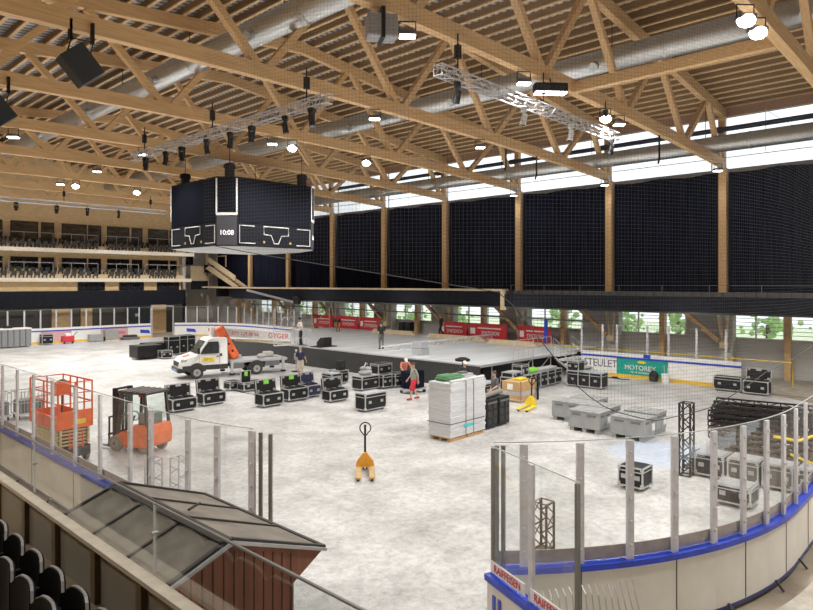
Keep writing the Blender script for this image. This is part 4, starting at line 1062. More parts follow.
    for k in range(9):
        for j in range(2):
            p = Vector((21.85,6.85,0))+per*(j*.75+rr.uniform(-.03,.03))+dirv*rr.uniform(-.08,.08)
            zc = .11+k*.178
            t = T('black_truss','black truss section in the pile, layer %s from the floor, %s column' % (ORD[k], 'front' if j == 0 else 'back'),'truss',(p.x,p.y,zc),group='pile of black truss sections')
            m = MB(); w = .34; hgt = .075; Lh = 3.0
            for a in (-1,1):
                for b in (-1,1): m.bar(per*a*w+Vector((0,0,b*hgt)), per*a*w+dirv*Lh+Vector((0,0,b*hgt)), .055,.055)
            for q in range(9):
                A = dirv*(Lh*q/8)
                for a in (-1,1): m.bar(per*a*w+A+Vector((0,0,-hgt)), per*a*w+A+Vector((0,0,hgt)), .035,.035)
                if q < 8:
                    for b in (-1,1): m.bar(per*(w if q % 2 else -w)+A+Vector((0,0,b*hgt)), per*(-w if q % 2 else w)+A+dirv*Lh/8+Vector((0,0,b*hgt)),.025,.025)
                    m.bar(-per*w+A+Vector((0,0,-hgt)), -per*w+A+dirv*Lh/8+Vector((0,0,hgt)),.02,.02)
            m.build('lattice', MATS['dark_truss'] if k > 4 else M('brown_truss',(.10,.075,.055),.6), t)
    for i, (p, q) in enumerate((((21.4,4.5,.45),(22.2,3.6,.3)),((21.2,4.9,.95),(21.9,3.8,1.1)),((22.3,4.0,1.8),(23.4,3.3,.9)))):
        tag(MB().tube([p, ((p[0]+q[0])/2,(p[1]+q[1])/2,min(p[2],q[2])-.1), q],.045,6).build('yellow_strap', ylw), 'yellow webbing strap hanging on the black truss pile, %s one' % ['lowest','middle','uppermost'][i], 'strap')
    t = T('short_truss','short bronze truss standing behind the opened gate leaf','truss',(11.5,6.87,0)); 
    MB().lattice((0,0,.02),(0,0,1.0),.3,.03,.25).build('lattice', rust, t); MB().box(-.2,.2,-.2,.2,0,.02).build('base_plate', rust, t)
    for i, (x, y) in enumerate(((7.75,16.4),(8.25,16.0))):
        t = T('aluminium_truss','short bright aluminium truss standing behind the left glass, %s of two' % ['left','right'][i],'truss',(x,y,0),.3); MB().lattice((0,0,.02),(0,0,.85),.3,.022,.22).build('lattice', alu, t); MB().box(-.18,.18,-.18,.18,0,.02).build('base_plate', alu, t)
    # --- by the far boards: backpack and bucket
    b = T('backpack','black backpack leaning on the teal MOTOREX board','backpack',(35.4,14.15,0)); MB().bbox(-.16,.16,-.24,.24,0,.5,.1).sph((0,0,.45),(.14,.2,.16)).build('bag', black, b, smooth=True); MB().tube([(-.05,-.08,.58),(-.05,0,.68),(-.05,.08,.58)],.015,6).build('grab_loop', black, b)
    MB().bbox(-.22,-.14,-.16,.16,.06,.28,.03).build('front_pocket', rubber, b)
    b = T('white_bucket','white bucket with long tools beside the backpack','bucket',(35.3,13.45,0)); MB().tube([(0,0,0),(0,0,.5)],[.19,.23],16).build('pail', white, b)
    m = MB().cyl((0,.05,.4),(.1,.12,.95),.018,6).cyl((0,-.05,.4),(.08,-.12,.9),.018,6); m.build('tool_handles', alug, b)
    c = T('floor_cable','loose dark cable lying before the teal board','cable',(34.9,16.2,.02)); MB().tube([(0,.9,0),(-.2,.4,.02),(.1,0,.03),(-.15,-.4,.02),(.05,-.9,0)],.03,6).build('cable', black, c); MB().bbox(-.1,.12,-.15,.15,0,.1,.03).build('plug', black, c)
    # --- things along the far end boards
    t = T('ribbed_panel_stack','row of upright grey ribbed panels with pale top at the far left','panel stack',(15.4,61.6,0))
    for k in range(9): MB().bbox(k*.45-1.4,k*.45-.99,-.6,.6,.1,1.55,.03).build('ribbed_panel', M('rib_grey',(.20,.21,.22),.5), t)
    MB().box(-1.4,2.65,-.62,.62,1.55,1.65).build('pale_top', white, t)
    tag(MB().sph((16.4,61.6,1.72),(.4,.3,.14)).build('black_bundle', black), 'black bundle lying on the grey ribbed panels', 'bundle')
    t = T('red_machine','small red and white cleaning machine before the far end boards','machine',(21.2,61.8,0)); MB().bbox(-.5,.5,-.3,.3,.15,.7,.06).build('body', redt, t); MB().bbox(-.25,.2,-.28,.28,.7,.95,.05).build('white_tank', white, t)
    for s in (-1,1): MB().cyl((s*.35-.05,-.2,.15),(s*.35+.05,-.2,.15),.15,12).build('wheel', rubber, t)
    MB().tube([(.4,0,.6),(.75,0,1.0),(.85,0,1.0)],.03,6).build('handle', black, t)
    t = T('grey_crate_pallet','grey crate on a pallet before the far end boards','crate',(25.1,62.0,0)); MB().bbox(-.6,.6,-.4,.4,.15,1.05,.02).build('crate', tub, t); MB().box(-.6,.6,-.4,.4,0,.12).build('pallet', palew, t)
    t = T('dark_mat_pile','low pile of dark folded mats before the far end boards','mats',(26.9,61.9,0)); MB().bbox(-.8,.8,-.4,.4,0,.25,.06).build('lower_mat', tubd, t); MB().bbox(-.6,.6,-.35,.35,.25,.45,.06).build('upper_mat', foam, t)
    t = T('grey_low_crate','low grey crate between the red machine and the pallet crate','crate',(23.7,62.0,0)); MB().bbox(-.6,.6,-.35,.35,.05,.7,.03).build('crate', tub, t); MB().bbox(.65,1.0,-.2,.2,0,.4,.03).build('black_box', black, t)
    # --- grey wire trolleys behind the left glass
    for i, (x, y) in enumerate(((7.3,29.3),(8.5,29.2))):
        t = T('mesh_trolley','grey mesh trolley standing beyond the scissor lift, %s of two' % ['left','right'][i],'trolley',(x,y,0))
        m = MB()
        for k in range(9):
            xx = -.5+k*.125; m.cyl((xx,-.4,.2),(xx,-.4,1.1),.012,4); m.cyl((xx,.4,.2),(xx,.4,1.1),.012,4)
        for zz in (.2,.65,1.1):
            for s in (-1,1): m.cyl((-.5,s*.4,zz),(.5,s*.4,zz),.02,6); m.cyl((s*.5,-.4,zz),(s*.5,.4,zz),.02,6)
        m.build('cage', alug, t); MB().bbox(-.45,.45,-.35,.35,.22,.75,.03).build('load', tubd, t)
        for sx in (-1,1):
            for sy in (-1,1): MB().cyl((sx*.42-.02,sy*.33,.08),(sx*.42+.02,sy*.33,.08),.08,10).build('caster', rubber, t)
    # --- stand on base near the man, cables
    t = T('stand_post','thin silver stand on a round base beside the truck','stand',(24.15,31.9,0)); MB().cyl((0,0,0),(0,0,.05),.28,16).build('base', black, t); MB().cyl((0,0,.05),(0,0,1.25),.025,8).bbox(-.12,.12,-.06,.06,.75,1.15,.02).build('pole', alu, t); MB().sph((0,0,1.32),.07).build('cap', alu, t)
    # covered cart by the red-short man and black disc
    t = T('covered_cart','black covered cart on wheels between the two standing men','cart',(23.55,21.55,0)); MB().bbox(-.52,.52,-.36,.36,.25,1.12,.08).build('cover', fabric, t); MB().box(-.6,.6,-.4,.4,.16,.24).build('frame', alug, t)
    for sx in (-1,1):
        for sy in (-1,1): MB().cyl((sx*.5-.03,sy*.32,.08),(sx*.5+.03,sy*.32,.08),.08,12).build('caster', rubber, t)
    t = T('black_disc_stand','round black disc reflector on a stand behind the panel stack','reflector',(24.9,19.45,0)); MB().tube([(0,0,1.64),(0,0,1.74),(0,0,1.82)],[.36,.38,.16],24).build('disc', black, t); MB().cyl((0,0,0),(0,0,1.65),.03,8).build('pole', black, t); MB().box(-.3,.3,-.03,.03,0,.03).box(-.03,.03,-.3,.3,0,.03).build('foot', black, t)
    c = T('power_cable','thin dark cable trailing on the ice between the truck and the open cases','cable',(17.4,27,.015)); MB().tube([(.9,3.4,0),(.5,2.2,0),(.3,.9,0),(.4,-.6,0),(.1,-1.9,0),(-.3,-2.9,0)],.018,5).build('cable', black, c)
build_objects()

# ================================================================ VEHICLES
def wheel(parent, c, r, w, ax=(1,0,0), rm=rim, name='wheel', tm=rubber):
    c = Vector(c); a = Vector(ax)
    o = MB().tube([c-a*w/2, c-a*w*.42, c+a*w*.42, c+a*w/2],[r*.88,r,r,r*.88],22).build(name, tm, parent, smooth=False)
    MB().cyl(c-a*(w/2+.012), c+a*(w/2+.012), r*.56, 18).build('rim', rm, o)
    MB().cyl(c-a*(w/2+.03), c+a*(w/2+.03), r*.2, 12).build('hub', tubd, o)
    return o
def build_vehicles():
    # ------------- scissor lift
    t = T('scissor_lift','orange scissor lift with folded cream scissors behind the left glass','scissor lift',(7.22,21.64,0),.06)
    hx, hy = .5, 1.05
    MB().bbox(-hx+.03,hx-.03,-hy,hy,.2,.52,.04).bbox(-hx+.1,hx-.1,-hy-.12,-hy+.1,.25,.5,.03).build('chassis', M('lift_chassis',(.03,.03,.032),.6), t)
    for sx in (-1,1):
        for y in (-.75,.75): wheel(t,(sx*.44,y,.19),.19,.12,rm=rim,tm=M('grey_tyre',(.25,.24,.23),.8))
    for k in range(5):
        z = .56+k*.105
        o = MB().box(-hx+.06,-hx+.13,-hy+.02,hy-.02,z,z+.085).box(hx-.13,hx-.06,-hy+.02,hy-.02,z,z+.085).build('scissor_arm', cream, t)
        MB().cyl((-hx+.05,-hy+.1,z+.04),(hx-.05,-hy+.1,z+.04),.035,8).build('pivot', darkm, o)
        MB().box(-hx+.16,hx-.16,-hy+.06,-hy+.12,z+.0,z+.05).build('cross_bar', cream, o)
    MB().box(-hx,hx,-hy,hy,1.08,1.16).build('platform_floor', orange, t)
    m = MB(); zt = 1.62
    m.box(-hx,hx,-hy-.01,-hy+.02,1.08,zt).box(-hx-.01,-hx+.02,-hy,hy,1.08,1.45).box(hx-.02,hx+.01,-hy,hy,1.08,1.45).box(-hx,hx,hy-.02,hy+.01,1.08,1.45); m.build('toe_board', orange, t)
    m = MB(); r = .026
    for zz in (1.85,2.15,2.48):
        m.tube([(-hx,-hy,zz),(hx,-hy,zz),(hx,hy,zz),(-hx,hy,zz)],r,6,closed=True)
    for x, y in ((-hx,-hy),(hx,-hy),(hx,hy),(-hx,hy),(-hx,0),(hx,0),(0,-hy),(0,hy),(hx,-.5),(hx,.5)): m.cyl((x,y,1.1),(x,y,2.48),r,6)
    m.build('guard_rail', orange, t)
    m = MB().box(-.46,.05,-hy+.5,-hy+.53,2.05,2.48); m.build('sign_panel', orange, t)
    cb = MB().sph((.12,.2,2.28),(.2,.15,.16)).build('control_box', darkm, t); MB().cyl((.12,.2,1.2),(.12,.2,2.2),.03,8).build('control_post', darkm, cb)
    MB().box(-.05,.3,-hy-.022,-hy-.008,1.2,1.34).build('yellow_plate', ylw, t)
    m = MB()
    for x in (-.2,.2): m.bar((x,-hy-.08,.25),(x,-hy-.05,1.0),.035)
    for z in (.3,.55,.8): m.bar((-.2,-hy-.07,z),(.2,-hy-.07,z),.03)
    m.build('ladder', orange, t)
    # ------------- forklift (drives towards +y)
    t = T('forklift','orange electric forklift with black mast behind the left glass','forklift',(9.4,20.75,0),.33); t.scale = (1,1,.95)
    prof = [(-.85,.35),(-.80,.25),(-.45,.18),(.35,.18),(.62,.3),(.62,.62),(.15,.66),(.1,.9),(-.80,.98),(-.87,.7)]
    m = MB().prism(prof, -.5, .5, 'x'); o = m.build('counterweight', orange2, t)
    bv = o.modifiers.new('soft','BEVEL'); bv.width = .04; bv.segments = 2
    for s in (-1,1):
        wheel(t,(s*.46,.62,.27),.27,.16,tm=M('tan_tyre',(.28,.25,.21),.85)); wheel(t,(s*.36,-.5,.22),.22,.14,tm=MATS['tan_tyre'])
    MB().bbox(-.26,.3,-.62,-.15,.95,1.32,.03).build('rear_cover', M('forklift_grey',(.20,.205,.19),.6), t)
    s = MB().bbox(-.24,.24,-.15,.28,.72,.86,.05).bbox(-.24,.24,-.2,-.08,.86,1.3,.05).build('seat', blackp, t); MB().box(-.2,.2,-.1,.2,.62,.72).build('seat_base', blackp, s)
    m = MB()
    for sx in (-1,1): m.bar((sx*.46,-.72,.92),(sx*.44,-.6,2.02),.07,.08); m.bar((sx*.46,.55,.6),(sx*.44,.42,2.02),.08,.1)
    m.box(-.5,.5,-.72,.55,2.0,2.08)
    for k in range(5): m.box(-.5,.5,-.6+k*.25,-.54+k*.25,2.08,2.1)
    m.build('overhead_guard', M('guard_dark',(.04,.035,.035),.5), t)
    m = MB()
    for sx in (-1,1): m.box(sx*.3-.06,sx*.3+.06,.78,.92,.08,2.12); m.box(sx*.2-.04,sx*.2+.04,.84,.94,.1,1.95)
    for z in (.4,1.1,1.75,2.05): m.box(-.34,.34,.8,.9,z,z+.07)
    m.cyl((0,.85,.2),(0,.85,1.9),.05,10); m.build('mast', blackp, t)
    m = MB().box(-.48,.48,.95,1.0,.15,.22).box(-.48,.48,.95,1.0,.5,.57).box(-.46,-.42,.95,1.0,.1,1.15).box(.42,.46,.95,1.0,.1,1.15).box(-.46,.46,.95,1.0,1.1,1.15)
    for k in range(3): m.box(-.25+k*.25-.015,-.25+k*.25+.015,.96,.99,.5,1.12)
    m.build('load_carriage', blackp, t)
    for sx in (-1,1): MB().bbox(sx*.3-.06,sx*.3+.06,1.0,1.55,.07,.11,.01).build('fork', blackp, t)
    MB().quad((-.38,.5,.95),(.38,.5,.95),(.38,.44,1.95),(-.38,.44,1.95)).build('windscreen', gl_f, t)
    MB().quad((-.36,-.68,1.1),(.36,-.68,1.1),(.36,-.62,1.95),(-.36,-.62,1.95)).build('rear_screen', gl_f, t)
    sw = MB().tube([(.16*math.cos(a),.3+.05*math.sin(a),1.15+.15*math.sin(a)) for a in [2*PI*k/16 for k in range(16)]],.018,6,closed=True).build('steering_wheel', blackp, t); MB().cyl((0,.3,1.15),(0,.48,.8),.03,8).build('column', blackp, sw)
    MB().bbox(-.02,.2,-.02,.14,1.8,1.97,.03).build('red_beacon', redt, t)
    # ------------- aerial platform truck (front towards -x)
    t = T('platform_truck','white cab truck with orange and white aerial boom parked before the stage','truck',(17.75,34.75,0),-.27)
    W = .98
    cab = [(.0,.62),(.0,.82),(.08,1.05),(.25,1.16),(.95,1.36),(1.50,2.12),(1.72,2.28),(2.65,2.33),(2.72,2.2),(2.72,.55),(.2,.55)]
    m = MB(); nC = len(cab); vs = []
    for sgn in (-1,1):
        for x, z in cab:
            w = W if z < 1.4 else W-.14*(z-1.4)/.9
            if x < .2: w -= .12
            vs.append((x,sgn*w,z))
    m.add(vs, [tuple(range(nC)), tuple(reversed(range(nC,2*nC)))]+[(i,i+nC,(i+1)%nC+nC,(i+1)%nC) for i in range(nC)])
    o = m.build('cab', white, t); bv = o.modifiers.new('soft','BEVEL'); bv.width = .05; bv.segments = 3
    m = MB(); m.quad((.99,-.80,1.42),(.99,.80,1.42),(1.51,.72,2.11),(1.51,-.72,2.11)); ws = m.build('windscreen', M('windscreen_dark',(.035,.045,.045),.08), t); ws.location = (-.035,0,.03)
    for s in (-1,1):
        f = MB(); f.add([(1.12,s*.975,1.42),(2.2,s*.975,1.42),(2.2,s*.90,2.1),(1.62,s*.90,2.1),(1.3,s*.955,1.72)], [(0,1,2,3,4)]); d = f.build('side_window', darkwin, t); d.location = (0,s*.012,0)
        MB().box(2.22,2.25,s*.985-.01,s*.985+.01,.7,2.0).box(1.08,1.1,s*.985-.01,s*.985+.01,.7,1.4).build('door_seam', alug, t)
        MB().box(2.25,2.38,s*.98,s*1.0,1.25,1.4).box(2.05,2.2,s*.985,s*1.01,1.22,1.27).build('door_handle', black, t)
        m = MB().bbox(.95,1.08,s*1.02,s*1.2,1.45,1.8,.03); m.bar((1.05,s*.95,1.5),(1.02,s*1.05,1.6),.05); m.build('mirror', black, t)
        MB().bbox(.08,.5,s*.84,s*.93,1.0,1.17,.03).build('headlamp', M('headlamp',(.5,.5,.5),.15,.3), t)
        MB().box(.15,2.72,s*(W-.03),s*(W+.015),.5,.78).build('side_skirt', M('skirt_black',(.02,.02,.022),.6), t)
        a0 = MB(); n = 14; pts = [(.95+.5*math.cos(PI*k/n), .42+.5*math.sin(PI*k/n)) for k in range(n+1)]
        a0.prism(pts, s*(W-.04), s*(W+.02), 'y').build('wheel_arch', MATS['skirt_black'], t)
        wheel(t,(.95,s*.88,.37),.37,.24,ax=(0,1,0)); wheel(t,(4.45,s*.86,.37),.37,.28,ax=(0,1,0))
    MB().bbox(-.08,.3,-.92,.92,.38,.66,.06).build('bumper', MATS['skirt_black'], t)
    MB().bbox(-.10,-.06,-.5,.5,.42,.54,.01).build('number_plate', M('plate_blue',(.10,.25,.5),.4), t)
    MB().bbox(-.03,.05,-.6,.6,.72,.98,.02).build('grille', black, t)
    MB().quad((.35,-.3,1.215),(.35,.3,1.215),(.75,.3,1.325),(.75,-.3,1.325)).build('orange_bonnet_mark', orange, t).location = (0,0,.012)
    lg = MB().box(1.25,1.95,-1.0,-.985,.98,1.22).build('yellow_sign', ylw, t)
    text('GMG', .2, textd, t, face_mat((1.6,-1.006,1.1),(0,-1,0)), sx=1.1)
    MB().box(2.75,6.3,-.45,.45,.55,.75).build('chassis_frame', black, t)
    MB().bbox(2.85,6.4,-.95,.95,.78,.92,.02).build('flat_deck', caseg, t)
    MB().bbox(2.9,3.7,-.95,-.6,.45,.78,.02).bbox(5.0,5.9,-.95,-.6,.5,.78,.02).build('tool_box', tubd, t)
    m = MB(); pts = [(4.45+.5*math.cos(PI*k/12), .42+.46*math.sin(PI*k/12)) for k in range(13)]; m.prism(pts,-1.0,-.72,'y').prism(pts,.72,1.0,'y'); m.build('mudguard', MATS['skirt_black'], t)
    for x in (2.95,6.1):
        for s in (-1,1):
            l = MB().box(x-.07,x+.07,s*1.0-.06,s*1.0+.06,.2,1.0).build('outrigger', alug, t); MB().cyl((x,s*1.0,.1),(x,s*1.0,.2),.16,12).build('foot_pad', black, l)
    MB().cyl((3.35,0,.92),(3.35,0,1.15),.45,20).build('turntable', alug, t)
    m = MB()
    m.bar((3.35,-.35,1.0),(2.35,-.2,2.9),.55,.62,up=(0,1,0)); o = m.build('orange_arm', orange, t)
    bv = o.modifiers.new('soft','BEVEL'); bv.width = .16; bv.segments = 4
    q = MB()
    for k in range(3): f = .25+.22*k; c = Vector((3.35,-.38,1.0)).lerp(Vector((2.35,-.23,2.9)), f); q.cyl((c.x,c.y-.27,c.z),(c.x,c.y-.29,c.z),.07,10)
    q.build('arm_holes', black, o)
    # white telescopic boom with lettering
    A = Vector((2.0,.25,2.62)); Bq = Vector((6.9,.0,2.1))
    MB().bar(A, Bq, .42, .50).build('white_boom', M('boom_white',(.70,.71,.70),.45), t)
    MB().bar(A.lerp(Bq,.3)+Vector((0,0,-.42)), A.lerp(Bq,1.0)+Vector((0,0,-.38)), .2, .14).build('lower_link', cream, t)
    d = (Bq-A).normalized(); nn = Vector((d.y,-d.x,0)).normalized()
    if nn.y > 0: nn = -nn
    up = nn.cross(d)
    if up.z < 0: up = -up
    def bm4(f): 
        p = A.lerp(Bq,f)+nn*.222; x = d; return Matrix((x, up, nn)).transposed().to_4x4() if False else _m(p, d, up, nn)
    def _m(p, x, y, z):
        m4 = Matrix((x,y,z)).transposed().to_4x4(); m4.translation = p; return m4
    text('079 229 40 66', .30, redt, t, _m(A.lerp(Bq,.42)+nn*.222, d, up, nn), sx=.95)
    text('GYGER', .42, redt, t, _m(A.lerp(Bq,.84)+nn*.222, d, up, nn), sx=1.0)
    # work basket at the boom end
    b = Vector((7.6,-.1,1.55))
    m = MB(); r = .025
    for z in (0,.5,1.0): m.tube([b+Vector((x,y,z)) for x, y in ((-.4,-.7),(.4,-.7),(.4,.7),(-.4,.7))], r, 6, closed=True)
    for x, y in ((-.4,-.7),(.4,-.7),(.4,.7),(-.4,.7),(-.4,0),(.4,0)): m.cyl(b+Vector((x,y,0)), b+Vector((x,y,1.0)), r, 6)
    m.build('work_basket', alug, t); MB().box(b.x-.4,b.x+.4,b.y-.7,b.y+.7,b.z-.03,b.z).build('basket_floor', tubd, t)
    MB().lattice(Bq+Vector((-1.2,-.5,-.35)), Bq+Vector((.4,-.5,-.35)), .26, .02, .3).build('basket_lattice', alug, t)
    g = MB().bbox(3.0,3.6,.2,.8,.93,1.4,.05).bbox(5.2,5.8,-.2,.3,.93,1.25,.08).sph((4.9,-.5,1.05),(.3,.2,.16)).build('deck_equipment', M('equip_grey',(.42,.40,.37),.7), t)
build_vehicles()

# ================================================================ FOREGROUND HUT, BALUSTRADE, SEATS
def build_foreground():
    # hut outside the boards: ridge along y
    xr, zr_, y0, y1 = 3.69, 2.75, 6.0, 8.85
    t = T('wooden_hut','small hut with red-brown plank gable and grey sheet roof below the parapet','hut',(xr,y0,0))
    L = y1-y0; pitch = .36; hw = 1.28
    MB().prism([(-.98,.0),(.84,.0),(.84,2.0),(1.25,2.24),(1.25,2.27),(0,zr_-.06),(-1.18,2.3),(-.98,2.0)], .03, .10, 'y').build('gable_wall', redwood, t)
    MB().box(.78,.84,.24,L-.2,0,2.35).build('side_wall', redwood, t); MB().box(-.98,-.92,.24,L-.2,0,2.3).build('side_wall', redwood, t)
    m = MB()
    for k in range(15): x = -.95+k*.125; m.box(x-.005,x+.005,.024,.031,0,zr_-.1-abs(x)*pitch)
    m.build('plank_grooves', M('groove',(.05,.02,.014),.8), t)
    for s, nm in ((1,'roof_slope'),(-1,'roof_slope')):
        m = MB(); m.add([(0,0,zr_),(s*hw,0,zr_-hw*pitch),(s*hw,L,zr_-hw*pitch),(0,L,zr_),(0,0,zr_-.03),(s*hw,0,zr_-hw*pitch-.03),(s*hw,L,zr_-hw*pitch-.03),(0,L,zr_-.03)],
              [(0,1,2,3),(7,6,5,4),(0,4,5,1),(1,5,6,2),(2,6,7,3),(3,7,4,0)])
        sl = m.build(nm, roofm, t)
        q = MB()
        for k in range(1, 3):
            y = L*k/3; q.bar((s*.02,y,zr_+.012),(s*hw,y,zr_-hw*pitch+.012),.035,.02)
        q.bar((s*.02,.02,zr_+.012),(s*hw,.02,zr_-hw*pitch+.012),.05,.03); q.bar((s*.02,L-.02,zr_+.012),(s*hw,L-.02,zr_-hw*pitch+.012),.04,.03)
        q.bar((s*hw,0,zr_-hw*pitch+.01),(s*hw,L,zr_-hw*pitch+.01),.04,.03); q.build('dark_battens', darkm, sl)
        MB().bar((s*.0,-.03,zr_-.015),(s*hw,-.03,zr_-hw*pitch-.015),.03,.035).bar((s*.0,L+.02,zr_-.02),(s*hw,L+.02,zr_-hw*pitch-.02),.03,.06).build('pale_flashing', alu, sl)
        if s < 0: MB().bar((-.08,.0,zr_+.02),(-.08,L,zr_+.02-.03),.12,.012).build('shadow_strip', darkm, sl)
    MB().bar((0,0,zr_+.01),(0,L,zr_+.01),.035,.02).build('ridge_cap', darkm, t)
    MB().bar((.12,L*.4,zr_+.02),(.45,L*.52,zr_-.06),.03,.02).build('loose_clip', black, t)
    # parapet of the stand in front of the camera, running along y at x = 2.35
    t = T('stand_parapet','timber framed parapet with dark panels along the near stand','parapet',(2.35,0,0))
    ya, yb = .6, 12.5
    MB().box(-.06,.05,ya,yb,3.06,3.1).build('top_rail', M('rail_beige',(.42,.38,.31),.5), t)
    posts = [10.2,9.15,8.08,7.11,6.09,5.14,4.2,3.2,2.2,1.2]
    for y in posts: MB().box(-.05,.0,y-.05,y+.05,2.4,3.06).build('upright', M('dark_oak',(.10,.065,.03),.6), t)
    MB().box(-.11,.0,ya,yb,2.34,2.56).build('bottom_rail', MATS['dark_oak'], t)
    for a, b in zip(posts, posts[1:]): MB().box(.0,.02,b+.04,a-.04,2.5,3.08).build('dark_panel', smokep, t)
    g = T('parapet_glass','clear glass screen standing on the near stand parapet','glass screen',(2.42,0,0))
    cuts = [11.0,8.11,5.12,2.1,.6]
    for a, b in zip(cuts, cuts[1:]):
        MB().box(0,.012,b+.01,a-.01,3.1,3.68).build('pane', gl_b, g)
        MB().box(-.002,.016,b+.01,a-.01,3.668,3.682).build('top_edge', M('edge_dark',(.16,.17,.165),.4), g)
    for y in cuts[1:3]:
        MB().box(-.002,.014,y-.004,y+.004,3.1,3.68).build('clear_joint', M('joint_white',(.6,.62,.6),.4), g)
        k = MB().cyl((-.02,y,3.43),(.03,y,3.43),.014,10).build('clamp', alu, g)
    S(MB().box(-6,2.3,-4,14,2.0,2.3).build('floor_stand_near', concrete))
    S(MB().box(2.15,2.3,.6,12.5,0,2.34).build('wall_stand_near', M('dark_base',(.05,.045,.04),.8)))
    # black tip-up seats, backs towards the camera
    def shell(x, w, z0, z1, lean):
        bm = []
        m = MB(); n = 9; vs = []; fs = []
        prof = []
        for k in range(n+1):
            u = -1+2*k/n; zt = z1-.10*abs(u)**4; prof.append((u*w/2, zt, .04*(1-u*u)))
        for (y, zt, b) in prof:
            vs += [(x+b+lean, y, zt), (x+b+.045+lean, y, zt), (x+b, y, z0), (x+b+.045, y, z0)]
        for k in range(n):
            a = 4*k; c = a+4
            fs += [(a,c,c+1,a+1),(a+1,c+1,c+3,a+3),(a+3,c+3,c+2,a+2),(a+2,c+2,c,a)]
        fs += [(0,1,3,2),(4*n,4*n+2,4*n+3,4*n+1)]
        m.add(vs, fs); e = MB()
        for k in range(n): e.bar((x+prof[k][2]+lean+.02,prof[k][0],prof[k][1]+.004),(x+prof[k+1][2]+lean+.02,prof[k+1][0],prof[k+1][1]+.004),.022,.012)
        return m, e
    sheen = M('seat_edge_sheen',(.16,.16,.16),.35)  # pale strips along the seat tops paint their highlight
    first = None
    ys = [2.149*2.16-.5*1+.5*k for k in range(0, 9)]
    names = ['lowest in the corner']+['%s from the lowest' % o for o in ORD[1:9]]
    for k, y in enumerate(ys):
        lb = 'black folded stand seat beside the parapet, %s' % (names[k])
        if first is None:
            first = T('stadium_chair', lb, 'chair', (0,y,0), group='black seats of the near stand')
            m, e = shell(1.58,.47,2.5,3.15,0); b = m.build('backrest', seatm, first, smooth=False); e.build('back_edge_sheen', sheen, b)
            m, e = shell(1.78,.46,2.6,3.15,.02); b = m.build('folded_pan', seatm, first); e.build('pan_edge_sheen', sheen, b)
            MB().box(1.6,1.8,-.25,-.22,2.55,2.95).box(1.6,1.8,.22,.25,2.55,2.95).box(1.62,1.74,-.25,.25,2.6,2.68).build('side_frame', seatm, first)
            MB().box(1.64,1.72,-.04,.04,2.3,2.62).build('pedestal', seatm, first)
        else:
            dup(first, (0,y,0), 0, lb)
build_foreground()

# ================================================================ PEOPLE
def capsule(m, p, q, r0, r1, n=10):
    p = Vector(p); q = Vector(q); d = q-p; L = max(d.length,1e-5); d.normalize()
    pts = []; rs = []
    for k in range(4): a = PI/2*k/4; pts.append(p-d*r0*math.cos(a)); rs.append(max(r0*math.sin(a),.002))
    pts.append(p); rs.append(r0); pts.append(q); rs.append(r1)
    for k in range(1,5): a = PI/2*k/4; pts.append(q+d*r1*math.sin(a)); rs.append(max(r1*math.cos(a),.002))
    m.tube(pts, rs, n)
def remeshed(m, name, mat, parent, voxel, extra=None):
    o = m.build(name, mat, parent, smooth=True)
    md = o.modifiers.new('r','REMESH'); md.mode = 'VOXEL'; md.voxel_size = voxel; md.use_smooth_shade = True
    sm = o.modifiers.new('s','SMOOTH'); sm.iterations = 3; sm.factor = .5
    dg = bpy.context.evaluated_depsgraph_get(); dg.update()
    me = bpy.data.meshes.new_from_object(o.evaluated_get(dg)); o.modifiers.clear(); old = o.data; o.data = me
    if extra:
        bm = bmesh.new(); bm.from_mesh(me); e = bpy.data.meshes.new('e'); e.from_pydata(extra.v, [], extra.f); bm.from_mesh(e); bm.to_mesh(me); bm.free(); bpy.data.meshes.remove(e)
    for p in me.polygons: p.use_smooth = True
    if not me.materials: me.materials.append(mat)
    return o
BASE = dict(pel=(0,0,.94), chest=(0,.01,1.27), neck=(0,0,1.47), head=(0,.03,1.62), shL=(-.18,0,1.41), shR=(.18,0,1.41), elL=(-.25,-.03,1.14), elR=(.25,-.03,1.14),
            wrL=(-.27,.08,.90), wrR=(.27,.08,.90), hipL=(-.09,0,.90), hipR=(.09,0,.90), knL=(-.10,.03,.49), knR=(.10,.03,.49), anL=(-.11,-.03,.09), anR=(.11,-.03,.09))
